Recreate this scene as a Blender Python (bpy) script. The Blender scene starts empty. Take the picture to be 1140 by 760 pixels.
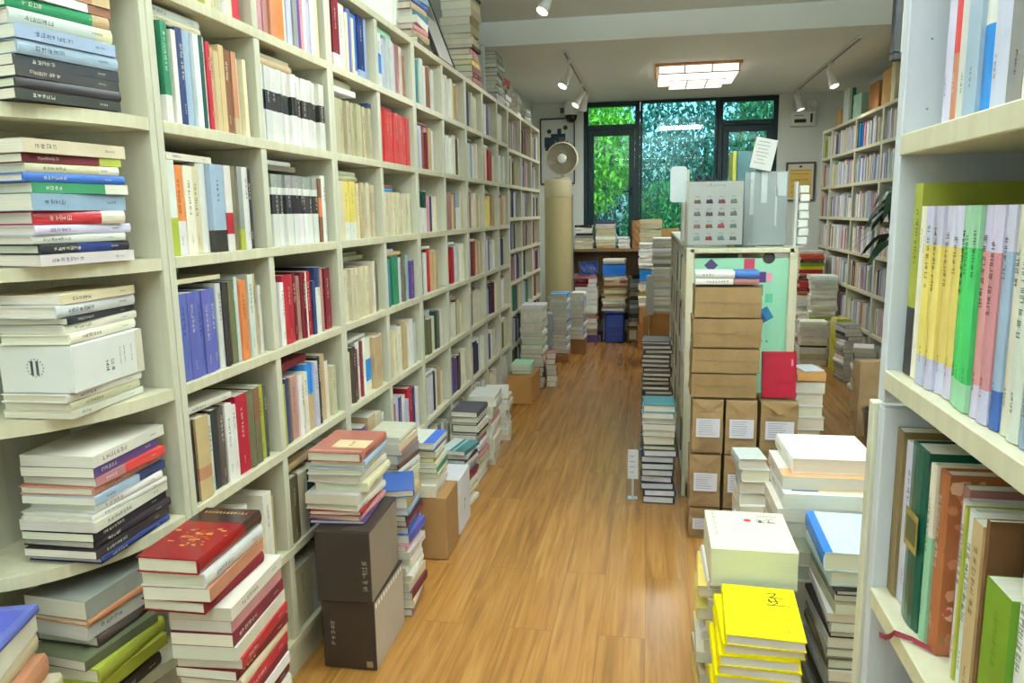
import bpy, math, random, re
from mathutils import Matrix, Vector, Euler

random.seed(11)
C = bpy.context.scene.collection
PI = math.pi

# ------------------------------------------------------------------ colours
def s2l(c):
    return tuple((x / 255 / 12.92) if x / 255 <= .04045 else ((x / 255 + .055) / 1.055) ** 2.4 for x in c)

COL = {
 'w': ((236, 234, 226), 'white'), 'c': ((222, 208, 168), 'cream'), 'i': ((238, 232, 208), 'ivory'),
 't': ((196, 164, 116), 'tan'), 'b': ((120, 72, 46), 'brown'), 'k': ((40, 36, 36), 'black'),
 'g': ((138, 138, 132), 'grey'), 's': ((200, 206, 198), 'pale grey'), 'r': ((172, 24, 36), 'red'),
 'm': ((106, 18, 28), 'dark red'), 'o': ((222, 118, 58), 'orange'), 'y': ((232, 204, 100), 'pale yellow'),
 'Y': ((247, 226, 8), 'bright yellow'), 'l': ((172, 178, 50), 'lime'), 'G': ((40, 118, 76), 'green'),
 'D': ((18, 66, 52), 'dark green'), 'B': ((48, 92, 172), 'blue'), 'n': ((34, 44, 88), 'navy'),
 'a': ((30, 130, 214), 'bright blue'), 'p': ((88, 58, 122), 'purple'), 'P': ((216, 140, 146), 'pink'),
 'e': ((52, 124, 136), 'teal'), 'q': ((100, 94, 62), 'olive'), 'x': ((150, 172, 196), 'dusty blue'),
 'z': ((206, 202, 228), 'lavender'), 'C': ((200, 54, 50), 'coral red'), 'M': ((150, 205, 160), 'mint green'),
 'K': ((72, 58, 54), 'dark brown'), 'V': ((86, 92, 168), 'violet blue'), 'N': ((188, 120, 84), 'copper brown'),
 'F': ((112, 150, 40), 'leaf green'), 'H': ((64, 200, 96), 'vivid green'), 'R': ((170, 112, 104), 'dusty rose'),
 'T': ((178, 168, 128), 'khaki'),
}
PAGE = (236, 230, 208)
ORD = ('first second third fourth fifth sixth seventh eighth ninth tenth eleventh twelfth thirteenth fourteenth '
       'fifteenth sixteenth seventeenth eighteenth nineteenth twentieth').split()
ORD += ['twenty-' + o for o in ORD[:9]] + ['thirtieth'] + ['thirty-' + o for o in ORD[:9]]

def jit(c, a=.07):
    k = .97 + random.uniform(-a, a); g = sum(c) / 3
    c = [g + (x - g) * .84 for x in c]
    return tuple(max(2, min(252, x * k + random.uniform(-4, 4))) for x in c)

# ------------------------------------------------------------------ materials
MATS = {}
def nodes(name):
    m = bpy.data.materials.new(name); m.use_nodes = True
    nt = m.node_tree; b = nt.nodes['Principled BSDF']
    MATS[name] = m
    return m, nt, b

def link(nt, a, b): nt.links.new(a, b)

def attr_mat(name, rough=.5, spec=.4, bump=0, bscale=300, var=.06, vscale=20, coat=0, metal=0):
    m, nt, b = nodes(name)
    at = nt.nodes.new('ShaderNodeAttribute'); at.attribute_name = 'Col'
    tc = nt.nodes.new('ShaderNodeTexCoord')
    nz = nt.nodes.new('ShaderNodeTexNoise'); nz.inputs['Scale'].default_value = vscale; nz.inputs['Detail'].default_value = 4
    link(nt, tc.outputs['Object'], nz.inputs['Vector'])
    mr = nt.nodes.new('ShaderNodeMapRange'); mr.inputs[1].default_value = .3; mr.inputs[2].default_value = .7
    mr.inputs[3].default_value = 1 - var; mr.inputs[4].default_value = 1 + var
    link(nt, nz.outputs['Fac'], mr.inputs[0])
    mx = nt.nodes.new('ShaderNodeVectorMath'); mx.operation = 'SCALE'
    link(nt, at.outputs['Color'], mx.inputs[0]); link(nt, mr.outputs[0], mx.inputs['Scale'])
    link(nt, mx.outputs[0], b.inputs['Base Color'])
    b.inputs['Roughness'].default_value = rough; b.inputs['Specular IOR Level'].default_value = spec
    b.inputs['Coat Weight'].default_value = coat; b.inputs['Metallic'].default_value = metal
    if bump:
        n2 = nt.nodes.new('ShaderNodeTexNoise'); n2.inputs['Scale'].default_value = bscale; n2.inputs['Detail'].default_value = 3
        link(nt, tc.outputs['Object'], n2.inputs['Vector'])
        bp = nt.nodes.new('ShaderNodeBump'); bp.inputs['Strength'].default_value = bump; bp.inputs['Distance'].default_value = .004
        link(nt, n2.outputs['Fac'], bp.inputs['Height']); link(nt, bp.outputs[0], b.inputs['Normal'])
    return m

COVER = attr_mat('book_cover', .52, .25)
CLOTH = attr_mat('book_cloth', .85, .12, .25, 700)
GLOSSY = attr_mat('glossy_print', .24, .32, coat=.12)
PAINT = attr_mat('painted_surface', .45, .4, var=.02)
PLASTIC = attr_mat('moulded_plastic', .3, .5, var=.02)
WRAP = attr_mat('plastic_wrap', .14, .6, .8, 38, .08, 14, coat=.5)
KRAFT = attr_mat('kraft_paper', .6, .3, 1.0, 22, .12, 9)
CARD = attr_mat('cardboard', .8, .2, .3, 60, .08, 8)
METAL = attr_mat('brushed_metal', .35, .5, var=.03, metal=.9)
LEAF = attr_mat('leaf_green', .5, .3, var=.15, vscale=6)

def page_mat():
    m, nt, b = nodes('page_edges')
    at = nt.nodes.new('ShaderNodeAttribute'); at.attribute_name = 'Col'
    tc = nt.nodes.new('ShaderNodeTexCoord')
    mp = nt.nodes.new('ShaderNodeMapping'); mp.inputs['Scale'].default_value = (3, 700, 3)
    nz = nt.nodes.new('ShaderNodeTexNoise'); nz.inputs['Scale'].default_value = 1; nz.inputs['Detail'].default_value = 2
    link(nt, tc.outputs['Object'], mp.inputs[0]); link(nt, mp.outputs[0], nz.inputs['Vector'])
    mr = nt.nodes.new('ShaderNodeMapRange'); mr.inputs[1].default_value = .25; mr.inputs[2].default_value = .75
    mr.inputs[3].default_value = .86; mr.inputs[4].default_value = 1.04
    link(nt, nz.outputs['Fac'], mr.inputs[0])
    mx = nt.nodes.new('ShaderNodeVectorMath'); mx.operation = 'SCALE'
    link(nt, at.outputs['Color'], mx.inputs[0]); link(nt, mr.outputs[0], mx.inputs['Scale'])
    link(nt, mx.outputs[0], b.inputs['Base Color']); b.inputs['Roughness'].default_value = .8
    b.inputs['Specular IOR Level'].default_value = .2
    return m
PAGES = page_mat()

def wood_mat(name, c1, c2, scale=(18, 18, 1.2), rough=.4):
    m, nt, b = nodes(name)
    tc = nt.nodes.new('ShaderNodeTexCoord')
    mp = nt.nodes.new('ShaderNodeMapping'); mp.inputs['Scale'].default_value = scale
    nz = nt.nodes.new('ShaderNodeTexNoise'); nz.inputs['Scale'].default_value = 2.2; nz.inputs['Detail'].default_value = 7
    nz.inputs['Distortion'].default_value = .6
    link(nt, tc.outputs['Object'], mp.inputs[0]); link(nt, mp.outputs[0], nz.inputs['Vector'])
    cr = nt.nodes.new('ShaderNodeValToRGB')
    cr.color_ramp.elements[0].position = .3; cr.color_ramp.elements[0].color = (*s2l(c1), 1)
    cr.color_ramp.elements[1].position = .72; cr.color_ramp.elements[1].color = (*s2l(c2), 1)
    link(nt, nz.outputs['Fac'], cr.inputs[0]); link(nt, cr.outputs[0], b.inputs['Base Color'])
    b.inputs['Roughness'].default_value = rough; b.inputs['Specular IOR Level'].default_value = .35
    return m
SHELF = wood_mat('cream_laminate', (202, 195, 164), (216, 210, 182), rough=.35)
SHELF_IN = wood_mat('cream_laminate_panel', (198, 195, 172), (212, 209, 188), rough=.4)
NEARPANEL = wood_mat('white_laminate_panel', (206, 211, 218), (216, 220, 226), rough=.35)
PINE = wood_mat('orange_pine', (186, 128, 72), (212, 160, 98))
DARKWOOD = wood_mat('brown_wood', (120, 92, 60), (150, 118, 80))

def floor_mat():
    m, nt, b = nodes('oak_floor')
    tc = nt.nodes.new('ShaderNodeTexCoord')
    mp = nt.nodes.new('ShaderNodeMapping'); mp.inputs['Rotation'].default_value = (0, 0, PI / 2)
    link(nt, tc.outputs['Object'], mp.inputs[0])
    br = nt.nodes.new('ShaderNodeTexBrick')
    br.offset = .37; br.offset_frequency = 2
    br.inputs['Scale'].default_value = 1; br.inputs['Brick Width'].default_value = 1.25; br.inputs['Row Height'].default_value = .165
    br.inputs['Mortar Size'].default_value = .0009; br.inputs['Mortar Smooth'].default_value = .3; br.inputs['Bias'].default_value = 0
    br.inputs['Color1'].default_value = (.3, .3, .3, 1); br.inputs['Color2'].default_value = (.8, .8, .8, 1)
    br.inputs['Mortar'].default_value = (0, 0, 0, 1)
    link(nt, mp.outputs[0], br.inputs['Vector'])
    mg = nt.nodes.new('ShaderNodeMapping'); mg.inputs['Scale'].default_value = (20, .9, 1)
    link(nt, tc.outputs['Object'], mg.inputs[0])
    ad = nt.nodes.new('ShaderNodeVectorMath'); ad.operation = 'ADD'
    link(nt, mg.outputs[0], ad.inputs[0]); link(nt, br.outputs['Color'], ad.inputs[1])
    sc = nt.nodes.new('ShaderNodeVectorMath'); sc.operation = 'SCALE'; sc.inputs['Scale'].default_value = 7
    link(nt, br.outputs['Color'], sc.inputs[0]); link(nt, sc.outputs[0], ad.inputs[1])
    nz = nt.nodes.new('ShaderNodeTexNoise'); nz.inputs['Scale'].default_value = 1.6; nz.inputs['Detail'].default_value = 8
    nz.inputs['Distortion'].default_value = .7; nz.inputs['Roughness'].default_value = .65
    link(nt, ad.outputs[0], nz.inputs['Vector'])
    cr = nt.nodes.new('ShaderNodeValToRGB'); e = cr.color_ramp.elements
    e[0].position = .28; e[0].color = (*s2l((116, 76, 34)), 1)
    e[1].position = .75; e[1].color = (*s2l((178, 130, 70)), 1)
    x = e.new(.5); x.color = (*s2l((152, 104, 48)), 1)
    link(nt, nz.outputs['Fac'], cr.inputs[0])
    hv = nt.nodes.new('ShaderNodeMapRange'); hv.inputs[3].default_value = .86; hv.inputs[4].default_value = 1.12
    sp = nt.nodes.new('ShaderNodeSeparateColor'); link(nt, br.outputs['Color'], sp.inputs[0]); link(nt, sp.outputs[0], hv.inputs[0])
    m1 = nt.nodes.new('ShaderNodeVectorMath'); m1.operation = 'SCALE'
    link(nt, cr.outputs[0], m1.inputs[0]); link(nt, hv.outputs[0], m1.inputs['Scale'])
    mo = nt.nodes.new('ShaderNodeMix'); mo.data_type = 'RGBA'
    mo.inputs[7].default_value = (*s2l((96, 62, 30)), 1)
    link(nt, br.outputs['Fac'], mo.inputs[0]); link(nt, m1.outputs[0], mo.inputs[6])
    link(nt, mo.outputs[2], b.inputs['Base Color'])
    b.inputs['Roughness'].default_value = .27; b.inputs['Specular IOR Level'].default_value = .5
    bp = nt.nodes.new('ShaderNodeBump'); bp.inputs['Strength'].default_value = .12; bp.inputs['Distance'].default_value = .002
    iv = nt.nodes.new('ShaderNodeMath'); iv.operation = 'SUBTRACT'; iv.inputs[0].default_value = 1
    link(nt, br.outputs['Fac'], iv.inputs[1]); link(nt, iv.outputs[0], bp.inputs['Height']); link(nt, bp.outputs[0], b.inputs['Normal'])
    return m
FLOOR = floor_mat()

def plaster(name, c, rough=.7):
    m, nt, b = nodes(name)
    tc = nt.nodes.new('ShaderNodeTexCoord'); nz = nt.nodes.new('ShaderNodeTexNoise'); nz.inputs['Scale'].default_value = 1.3; nz.inputs['Detail'].default_value = 5
    link(nt, tc.outputs['Object'], nz.inputs['Vector'])
    cr = nt.nodes.new('ShaderNodeValToRGB')
    cr.color_ramp.elements[0].color = (*s2l([x * .97 for x in c]), 1); cr.color_ramp.elements[1].color = (*s2l(c), 1)
    link(nt, nz.outputs['Fac'], cr.inputs[0]); link(nt, cr.outputs[0], b.inputs['Base Color'])
    b.inputs['Roughness'].default_value = rough; b.inputs['Specular IOR Level'].default_value = .2
    return m
WALL = plaster('wall_paint', (224, 229, 220))
CEIL = plaster('ceiling_paint', (238, 240, 232))

def glass(name, tint, gloss=1.0):
    m, nt, b = nodes(name)
    nt.nodes.remove(b)
    tr = nt.nodes.new('ShaderNodeBsdfTransparent'); tr.inputs[0].default_value = (*tint, 1)
    gl = nt.nodes.new('ShaderNodeBsdfGlossy'); gl.inputs['Roughness'].default_value = .02
    fr = nt.nodes.new('ShaderNodeFresnel'); fr.inputs[0].default_value = 1.5
    mu = nt.nodes.new('ShaderNodeMath'); mu.operation = 'MULTIPLY'; mu.inputs[1].default_value = gloss
    link(nt, fr.outputs[0], mu.inputs[0])
    mx = nt.nodes.new('ShaderNodeMixShader')
    link(nt, mu.outputs[0], mx.inputs[0]); link(nt, tr.outputs[0], mx.inputs[1]); link(nt, gl.outputs[0], mx.inputs[2])
    link(nt, mx.outputs[0], nt.nodes['Material Output'].inputs[0])
    return m
GLASS = glass('tinted_window_glass', (.56, .88, .92))
ACRYLIC = glass('clear_acrylic', (.985, .99, .988), .8)

def emit(name, c, st):
    m, nt, b = nodes(name)
    b.inputs['Base Color'].default_value = (*s2l(c), 1)
    b.inputs['Emission Color'].default_value = (*s2l(c), 1); b.inputs['Emission Strength'].default_value = st
    return m
LAMP = emit('lit_diffuser', (255, 253, 248), 1.9)
BULB = emit('lit_bulb', (255, 244, 224), 14)

# ------------------------------------------------------------------ mesh builder
class MB:
    def __init__(s): s.v = []; s.f = []; s.c = []; s.m = []
    def face(s, pts, col, mat=0):
        n = len(s.v); s.v += [tuple(p) for p in pts]; s.f.append(tuple(range(n, n + len(pts)))); s.c.append(col); s.m.append(mat)
    def box(s, c, d, col, mat=0, R=None, b=0):
        hx, hy, hz = d[0] / 2, d[1] / 2, d[2] / 2
        n = len(s.v)
        if b:
            b = min(b, hx * .9, hy * .9, hz * .9)
            P = {}
            pts = []
            for sx in (-1, 1):
                for sy in (-1, 1):
                    for sz in (-1, 1):
                        P[(sx, sy, sz)] = len(pts)
                        pts += [Vector((sx * hx, sy * (hy - b), sz * (hz - b))), Vector((sx * (hx - b), sy * hy, sz * (hz - b))), Vector((sx * (hx - b), sy * (hy - b), sz * hz))]
            F = []
            q = lambda k, a: P[k] + a
            for sx in (-1, 1):
                o = [(sx, -1, -1), (sx, 1, -1), (sx, 1, 1), (sx, -1, 1)]
                if sx < 0: o.reverse()
                F.append([q(k, 0) for k in o])
            for sy in (-1, 1):
                o = [(-1, sy, -1), (-1, sy, 1), (1, sy, 1), (1, sy, -1)]
                if sy < 0: o.reverse()
                F.append([q(k, 1) for k in o])
            for sz in (-1, 1):
                o = [(-1, -1, sz), (1, -1, sz), (1, 1, sz), (-1, 1, sz)]
                if sz < 0: o.reverse()
                F.append([q(k, 2) for k in o])
            for a1 in (-1, 1):
                for a2 in (-1, 1):
                    F.append([q((a1, a2, -1), 0), q((a1, a2, -1), 1), q((a1, a2, 1), 1), q((a1, a2, 1), 0)][::(1 if a1 * a2 > 0 else -1)])
                    F.append([q((a1, -1, a2), 2), q((a1, -1, a2), 0), q((a1, 1, a2), 0), q((a1, 1, a2), 2)][::(1 if a1 * a2 > 0 else -1)])
                    F.append([q((-1, a1, a2), 1), q((-1, a1, a2), 2), q((1, a1, a2), 2), q((1, a1, a2), 1)][::(1 if a1 * a2 > 0 else -1)])
            for k in P:
                F.append([q(k, 0), q(k, 1), q(k, 2)][::(1 if k[0] * k[1] * k[2] > 0 else -1)])
        else:
            pts = [Vector((x * hx, y * hy, z * hz)) for x in (-1, 1) for y in (-1, 1) for z in (-1, 1)]
            F = [(0, 1, 3, 2), (4, 6, 7, 5), (0, 4, 5, 1), (2, 3, 7, 6), (0, 2, 6, 4), (1, 5, 7, 3)]
        for p in pts:
            if R is not None: p = R @ p
            s.v.append((p.x + c[0], p.y + c[1], p.z + c[2]))
        for f in F:
            s.f.append(tuple(n + i for i in f)); s.c.append(col); s.m.append(mat)
    def quad(s, o, u, v, col, mat=0):
        o, u, v = Vector(o), Vector(u), Vector(v)
        s.face([o, o + u, o + u + v, o + v], col, mat)
    def lathe(s, prof, col, mat=0, n=24, M=None, a0=0, a1=2 * PI):
        k = len(prof); b = len(s.v); full = abs(a1 - a0 - 2 * PI) < 1e-6
        m = n if full else n + 1
        for i in range(m):
            a = a0 + (a1 - a0) * i / n
            for r, z in prof:
                p = Vector((r * math.cos(a), r * math.sin(a), z))
                if M is not None: p = M @ p
                s.v.append(tuple(p))
        for i in range(n):
            j = (i + 1) % m
            for t in range(k - 1):
                s.f.append((b + i * k + t, b + j * k + t, b + j * k + t + 1, b + i * k + t + 1)); s.c.append(col); s.m.append(mat)
    def tube(s, pts, r, col, mat=0, n=8):
        pts = [Vector(p) for p in pts]; b = len(s.v)
        for i, p in enumerate(pts):
            d = (pts[min(i + 1, len(pts) - 1)] - pts[max(i - 1, 0)]).normalized()
            a = d.orthogonal().normalized() if i == 0 else (a - d * a.dot(d)).normalized()
            e = d.cross(a)
            for k in range(n):
                t = 2 * PI * k / n
                s.v.append(tuple(p + (a * math.cos(t) + e * math.sin(t)) * r))
        for i in range(len(pts) - 1):
            for k in range(n):
                l = (k + 1) % n
                s.f.append((b + i * n + k, b + i * n + l, b + (i + 1) * n + l, b + (i + 1) * n + k)); s.c.append(col); s.m.append(mat)
        s.f.append(tuple(b + k for k in range(n))[::-1]); s.c.append(col); s.m.append(mat)
        e = b + (len(pts) - 1) * n
        s.f.append(tuple(e + k for k in range(n))); s.c.append(col); s.m.append(mat)
    def add(s, o, M=None, mat_shift=0):
        n = len(s.v)
        for p in o.v:
            s.v.append(tuple(M @ Vector(p)) if M is not None else p)
        s.f += [tuple(n + i for i in f) for f in o.f]; s.c += o.c; s.m += [x + mat_shift for x in o.m]
    def mesh(s, name, mats):
        me = bpy.data.meshes.new(name)
        me.from_pydata(s.v, [], s.f)
        for m in (mats if isinstance(mats, (list, tuple)) else [mats]): me.materials.append(m)
        me.polygons.foreach_set('material_index', s.m)
        a = me.color_attributes.new('Col', 'FLOAT_COLOR', 'CORNER')
        buf = []
        cache = {}
        for f, c in zip(s.f, s.c):
            l = cache.get(c)
            if l is None: l = cache[c] = list(s2l(c)) + [1.0]
            buf += l * len(f)
        a.data.foreach_set('color', buf)
        me.update()
        return me
    def obj(s, name, mats, parent=None, loc=None, rot=None, smooth=False, M=None):
        me = s.mesh(name, mats)
        if smooth:
            me.polygons.foreach_set('use_smooth', [True] * len(me.polygons))
            try: me.set_sharp_from_angle(angle=.7)
            except Exception: pass
        o = bpy.data.objects.new(name, me); C.objects.link(o)
        if parent is not None: o.parent = parent
        if M is not None: o.matrix_local = M
        if loc is not None: o.location = loc
        if rot is not None: o.rotation_euler = rot
        return o

LABELS = {}
def tag(o, label, cat, group=None, same=False):
    nw = len(label.split())
    assert 4 <= nw <= 16, label
    if not same:
        assert label not in LABELS, label
    LABELS[label] = 1
    o['label'] = label; o['category'] = cat
    if group: o['group'] = group
    return o
def thing(name, label, cat, loc=(0, 0, 0), rz=0, group=None, same=False):
    o = bpy.data.objects.new(name, None); C.objects.link(o)
    o.empty_display_size = .05
    o.location = loc; o.rotation_euler = (0, 0, rz)
    return tag(o, label, cat, group, same)
def struct(o):
    o['kind'] = 'structure'; return o
# ------------------------------------------------------------------ books
INK = (52, 50, 52)
def glyphs(mb, o, u, v, size, n, col, step=1.12, mat=0):
    """n brush-like characters from o, each `size`, advancing along -v (u = across, v = up)."""
    o, u, v = Vector(o), Vector(u), Vector(v)
    for k in range(n):
        p = o - v * (size * step * k)
        hs = sorted(random.sample([.08, .28, .48, .68, .86], random.choice((2, 3, 3))))
        for h in hs:
            a, b = random.uniform(0, .2), random.uniform(.75, 1)
            mb.quad(p + u * size * a - v * size * (h + .11), u * size * (b - a), v * size * .11, col, mat)
        for _ in range(random.choice((1, 2, 2))):
            a = random.choice((.1, .3, .45, .6, .8))
            h0, h1 = random.uniform(0, .3), random.uniform(.7, 1)
            mb.quad(p + u * size * a - v * size * h1, u * size * .11, v * size * (h1 - h0), col, mat)

SPEC = re.compile(r'^(?:(\d+)#)?([A-Za-z])(\d+)?(?:h(\d+))?(?:w(\d+))?(?:/([A-Za-z])(\d+))?(?:\^([A-Za-z])(\d+))?(?:=([A-Za-z])(\d+)-(\d+))?([*~]*)$')
def parse(line):
    out = []
    for tok in line.split():
        m = SPEC.match(tok)
        assert m, tok
        for _ in range(int(m[1] or 1)):
            d = dict(L=m[2], t=(int(m[3]) if m[3] else random.choice((12, 15, 17, 19, 22, 26))) / 1000,
                     h=(int(m[4]) / 100 if m[4] else None), w=(int(m[5]) / 100 if m[5] else None), bands=[],
                     title='*' in m[13], soft=('~' in m[13]) or random.random() < .45)
            d['col'] = jit(COL[m[2]][0])
            if m[6]: d['bands'].append((0, int(m[7]) / 100, jit(COL[m[6]][0], .03)))
            if m[8]: d['bands'].append((1 - int(m[9]) / 100, 1, jit(COL[m[8]][0], .03)))
            if m[10]: d['bands'].append((int(m[11]) / 100, int(m[12]) / 100, jit(COL[m[10]][0], .03)))
            out.append(d)
    return out

def dark(c): return sum(c) < 330
def book_geo(d, w, h, t, glyph_n=None):
    """cover and page block of a book standing upright: spine at +x, thickness along y, origin at the bottom centre"""
    cov, pg = MB(), MB()
    soft = d['soft']; ct = d.get('ct', .0008 if soft else min(.0026, t * .16))
    bul = 0 if soft else min(.005, t * .14)
    pin = .0005 if soft else .0032
    col = d['col']
    xs = w / 2 - bul
    arc = [(xs, -t / 2), (xs, t / 2)] if soft or bul < .001 else [(xs + bul * math.sin(PI * k / 5) ** .8 if 0 < k < 5 else xs, -t / 2 + t * k / 5) for k in range(6)]
    zs = sorted({0.0, 1.0} | {z for b in d['bands'] for z in b[:2]})
    def zc(z):
        for a, b, c in d['bands']:
            if a <= z <= b: return c
        return col
    bl = d.get('board', col)
    for za, zb in zip(zs[:-1], zs[1:]):
        c = zc((za + zb) / 2)
        for (x0, y0), (x1, y1) in zip(arc[:-1], arc[1:]):
            cov.face([(x0, y0, za * h), (x1, y1, za * h), (x1, y1, zb * h), (x0, y0, zb * h)], c)
        cb = c if d['bands'] and not d.get('board') else bl
        cov.face([(-w / 2, -t / 2, za * h), (xs, -t / 2, za * h), (xs, -t / 2, zb * h), (-w / 2, -t / 2, zb * h)], cb)
        cov.face([(xs, t / 2, za * h), (-w / 2, t / 2, za * h), (-w / 2, t / 2, zb * h), (xs, t / 2, zb * h)], cb)
    iy = t / 2 - ct; ix = xs - ct
    cov.face([(-w / 2, iy, 0), (ix, iy, 0), (ix, iy, h), (-w / 2, iy, h)], bl)
    cov.face([(ix, -iy, 0), (-w / 2, -iy, 0), (-w / 2, -iy, h), (ix, -iy, h)], bl)
    cov.face([(ix, iy, 0), (ix, -iy, 0), (ix, -iy, h), (ix, iy, h)], bl)
    for s in (-1, 1):
        cov.face([(-w / 2, s * t / 2, 0), (-w / 2, s * iy, 0), (-w / 2, s * iy, h), (-w / 2, s * t / 2, h)][::s], bl)
        for z in (0, h):
            cov.face([(-w / 2, s * t / 2, z), (xs, s * t / 2, z), (ix, s * iy, z), (-w / 2, s * iy, z)], bl)
    for z in (0, h):
        cov.face([(x, y, z) for x, y in arc] + [(ix, iy, z), (ix, -iy, z)], bl)
    if d['title'] or glyph_n:
        n = glyph_n or random.randint(4, 8)
        sz = min(t * .42, h * .4 / n, .011)
        c = d.get('ink') or ((206, 198, 180) if dark(zc(.6)) else tuple(v * .5 for v in zc(.6)))
        z = h * random.uniform(.82, .9)
        glyphs(cov, (w / 2 + .0004, -sz / 2, z), (0, 1, 0), (0, 0, 1), sz, n, c)
        if h - z + sz * n * 1.2 < h * .75:
            s2 = sz * .5
            glyphs(cov, (w / 2 + .0004, -s2 / 2, h * .22), (0, 1, 0), (0, 0, 1), s2, 4, c)
    if d.get('decor'): d['decor'](cov, w, h, t)
    pc = jit(d.get('page', PAGE), .05)
    pg.box(((ix - w / 2 + pin) / 2 - .0003, 0, h / 2), (ix + w / 2 - pin - .0006, 2 * iy - .0004, h - 2 * pin), pc)
    return cov, pg

BOOKMATS = (COVER, COVER, COVER, CLOTH, GLOSSY)
N_BOOKS = [0, 0]
def book(d, w, h, t, M, label, group, mat=None, glyph_n=None, name='book'):
    cov, pg = book_geo(d, w, h, t, glyph_n)
    m = mat or random.choice(BOOKMATS)
    o = cov.obj(name, m, M=M)
    tag(o, label, 'book', group)
    BOOK_JOBS[o.name] = (cov, pg, M, o, pg.obj('page_block', PAGES, o))
    N_BOOKS[0] += 1
    return o
BOOK_JOBS = {}

STUFF = MB()                                   # the books beyond the first three hundred on the shelves
def stuff_book(d, w, h, t, M):
    cov, pg = book_geo(d, w, h, t)
    STUFF.add(cov, M); STUFF.add(pg, M, 1); N_BOOKS[1] += 1

T = Matrix.Translation
def Rz(a): return Matrix.Rotation(a, 4, 'Z')
def Rx(a): return Matrix.Rotation(a, 4, 'X')
def Ry(a): return Matrix.Rotation(a, 4, 'Y')

def cname(d):
    n = COL[d['L']][1]
    if d['bands']:
        b = d['bands'][0]
    return n

def row(line, x_front, ya, yb, z, label=None, group=None, facing=1, step=1, hmax=.27, flat=None, glyph_p=.5, inset=(.008, .035), fill=None, hmin=.0, over=None):
    """books standing on a shelf from ya towards yb; label(ordinal, colour, kind) or None for the far books"""
    y = ya; top = 0; k = 0
    specs = parse(line)
    kt = fill * abs(yb - ya) / sum(d['t'] + .0006 for d in specs) if fill else 1
    for i, d in enumerate(specs):
        if over and i in over: d.update(over[i])
        t = d['t'] * kt; h = d['h'] or random.choice((.185, .205, .21, .21, .215, .225, .235)); h = min(max(h, hmin), hmax)
        w = d['w'] or h * random.uniform(.66, .72); w = min(w, .19)
        if (y + step * t - yb) * step > 0: break
        ins = d.get('ins', random.uniform(*inset))
        M = T((x_front - facing * (ins + w / 2), y + step * t / 2, z + .0008))
        if facing < 0: M = M @ Rz(PI)
        if label:
            n = None
            if d['title'] or random.random() < glyph_p: n = random.randint(4, 8)
            book(d, w, h, t, M, label(ORD[k], cname(d), 'book'), group, glyph_n=n if t > .009 else None)
        else:
            stuff_book(d, w, h, t, M)
        y += step * (t + .0006); top = max(top, h); k += 1
    if flat:
        zf = z + top + .0025; yf = ya + step * .012
        for j, d in enumerate(parse(flat)):
            h = min(d['h'] or .2, .21); w = min(h * .68, .15); t = d['t']
            M = T((x_front - facing * (.02 + .008 * j + w / 2), yf + step * h / 2, zf + t / 2)) @ Rz((0 if facing > 0 else PI) + random.uniform(-.06, .06)) @ Rx(PI / 2) @ T((0, 0, -h / 2))
            if label: book(d, w, h, t, M, label(['first', 'second', 'third'][j], cname(d), 'flat'), group)
            else: stuff_book(d, w, h, t, M)
            zf += t + .0008
    return y

STACKED = [0]
def stack(where, cx, cy, z0, z1, line, w=.15, l=.215, phi=0, jr=.05, jp=.008, group=None, decor=None, over=None, mat=None, shift=None, glyph_p=.35):
    """a pile of books, listed from the top down; `where` completes each book's label"""
    specs = parse(line)
    tot = sum(d['t'] for d in specs); n = len(specs)
    k = (z1 - z0 - n * .0009) / tot
    z = z1
    objs = []
    for i, d in enumerate(specs):
        t = d['t'] * k; z -= t / 2
        ll = (d['h'] or l * random.uniform(.93, 1.0)); ww = d['w'] or w * random.uniform(.93, 1.0)
        if i == 0 and decor: d['decor'] = decor
        if over and i in over: d.update(over[i])
        dx, dy = random.uniform(-jp, jp), random.uniform(-jp, jp)
        if shift: sx, sy = shift(i); dx += sx; dy += sy
        M = T((cx + dx, cy + dy, z)) @ Rz(phi + random.uniform(-jr, jr) + d.get('rot', 0)) @ Rx(PI / 2) @ T((0, 0, -ll / 2))
        lab = f"{cname(d)} book, {'top one' if i == 0 else ORD[i] + ' from top'} {where}"
        objs.append(book(d, ww, ll, t, M, lab, group or ('books ' + where), mat=d.get('mat', mat), glyph_n=(random.randint(4, 8) if random.random() < glyph_p else None)))
        STACKED[0] += 1
        z -= t / 2 + .0009
    return objs

def carton(name, label, cat, c, d, col, mat=CARD, rz=0, group=None, face=None, tape=None, flaps=True):
    """box with closed flaps, base centre c, size d"""
    o = thing(name, label, cat, c, rz, group)
    m = MB(); m.box((0, 0, d[2] / 2), (d[0], d[1], d[2] - (.005 if flaps else 0)), col, b=.003); m.obj('box_body', mat, o)
    if flaps:
        dk = tuple(x * .96 for x in col)
        for s in (-1, 1):
            m = MB(); m.box((s * (d[0] / 4 + .0006), 0, d[2] - .0012), (d[0] / 2 - .0015, d[1] - .002, .0024), dk); m.obj('flap', mat, o)
    if tape:
        m = MB(); m.box((0, 0, d[2] + .0004), (.045, d[1] * .98, .0006), tape); m.obj('tape', GLOSSY, o)
    if face: face(o, d)
    return o
def sheet(parent, name, o_, u, v, col=(226, 226, 232), lines=6, mat=PAINT, ink=(150, 152, 170)):
    m = MB(); o_, u, v = Vector(o_), Vector(u), Vector(v); n = u.cross(v).normalized()
    m.face([o_, o_ + u, o_ + u + v, o_ + v], col)
    for k in range(lines):
        z = .86 - k * .72 / max(1, lines - 1)
        a = o_ + n * .0004 + u * .1 + v * z
        m.face([a, a + u * random.uniform(.4, .8), a + u * .6 + v * .035, a + v * .035], ink)
    return m.obj(name, mat, parent)

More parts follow.
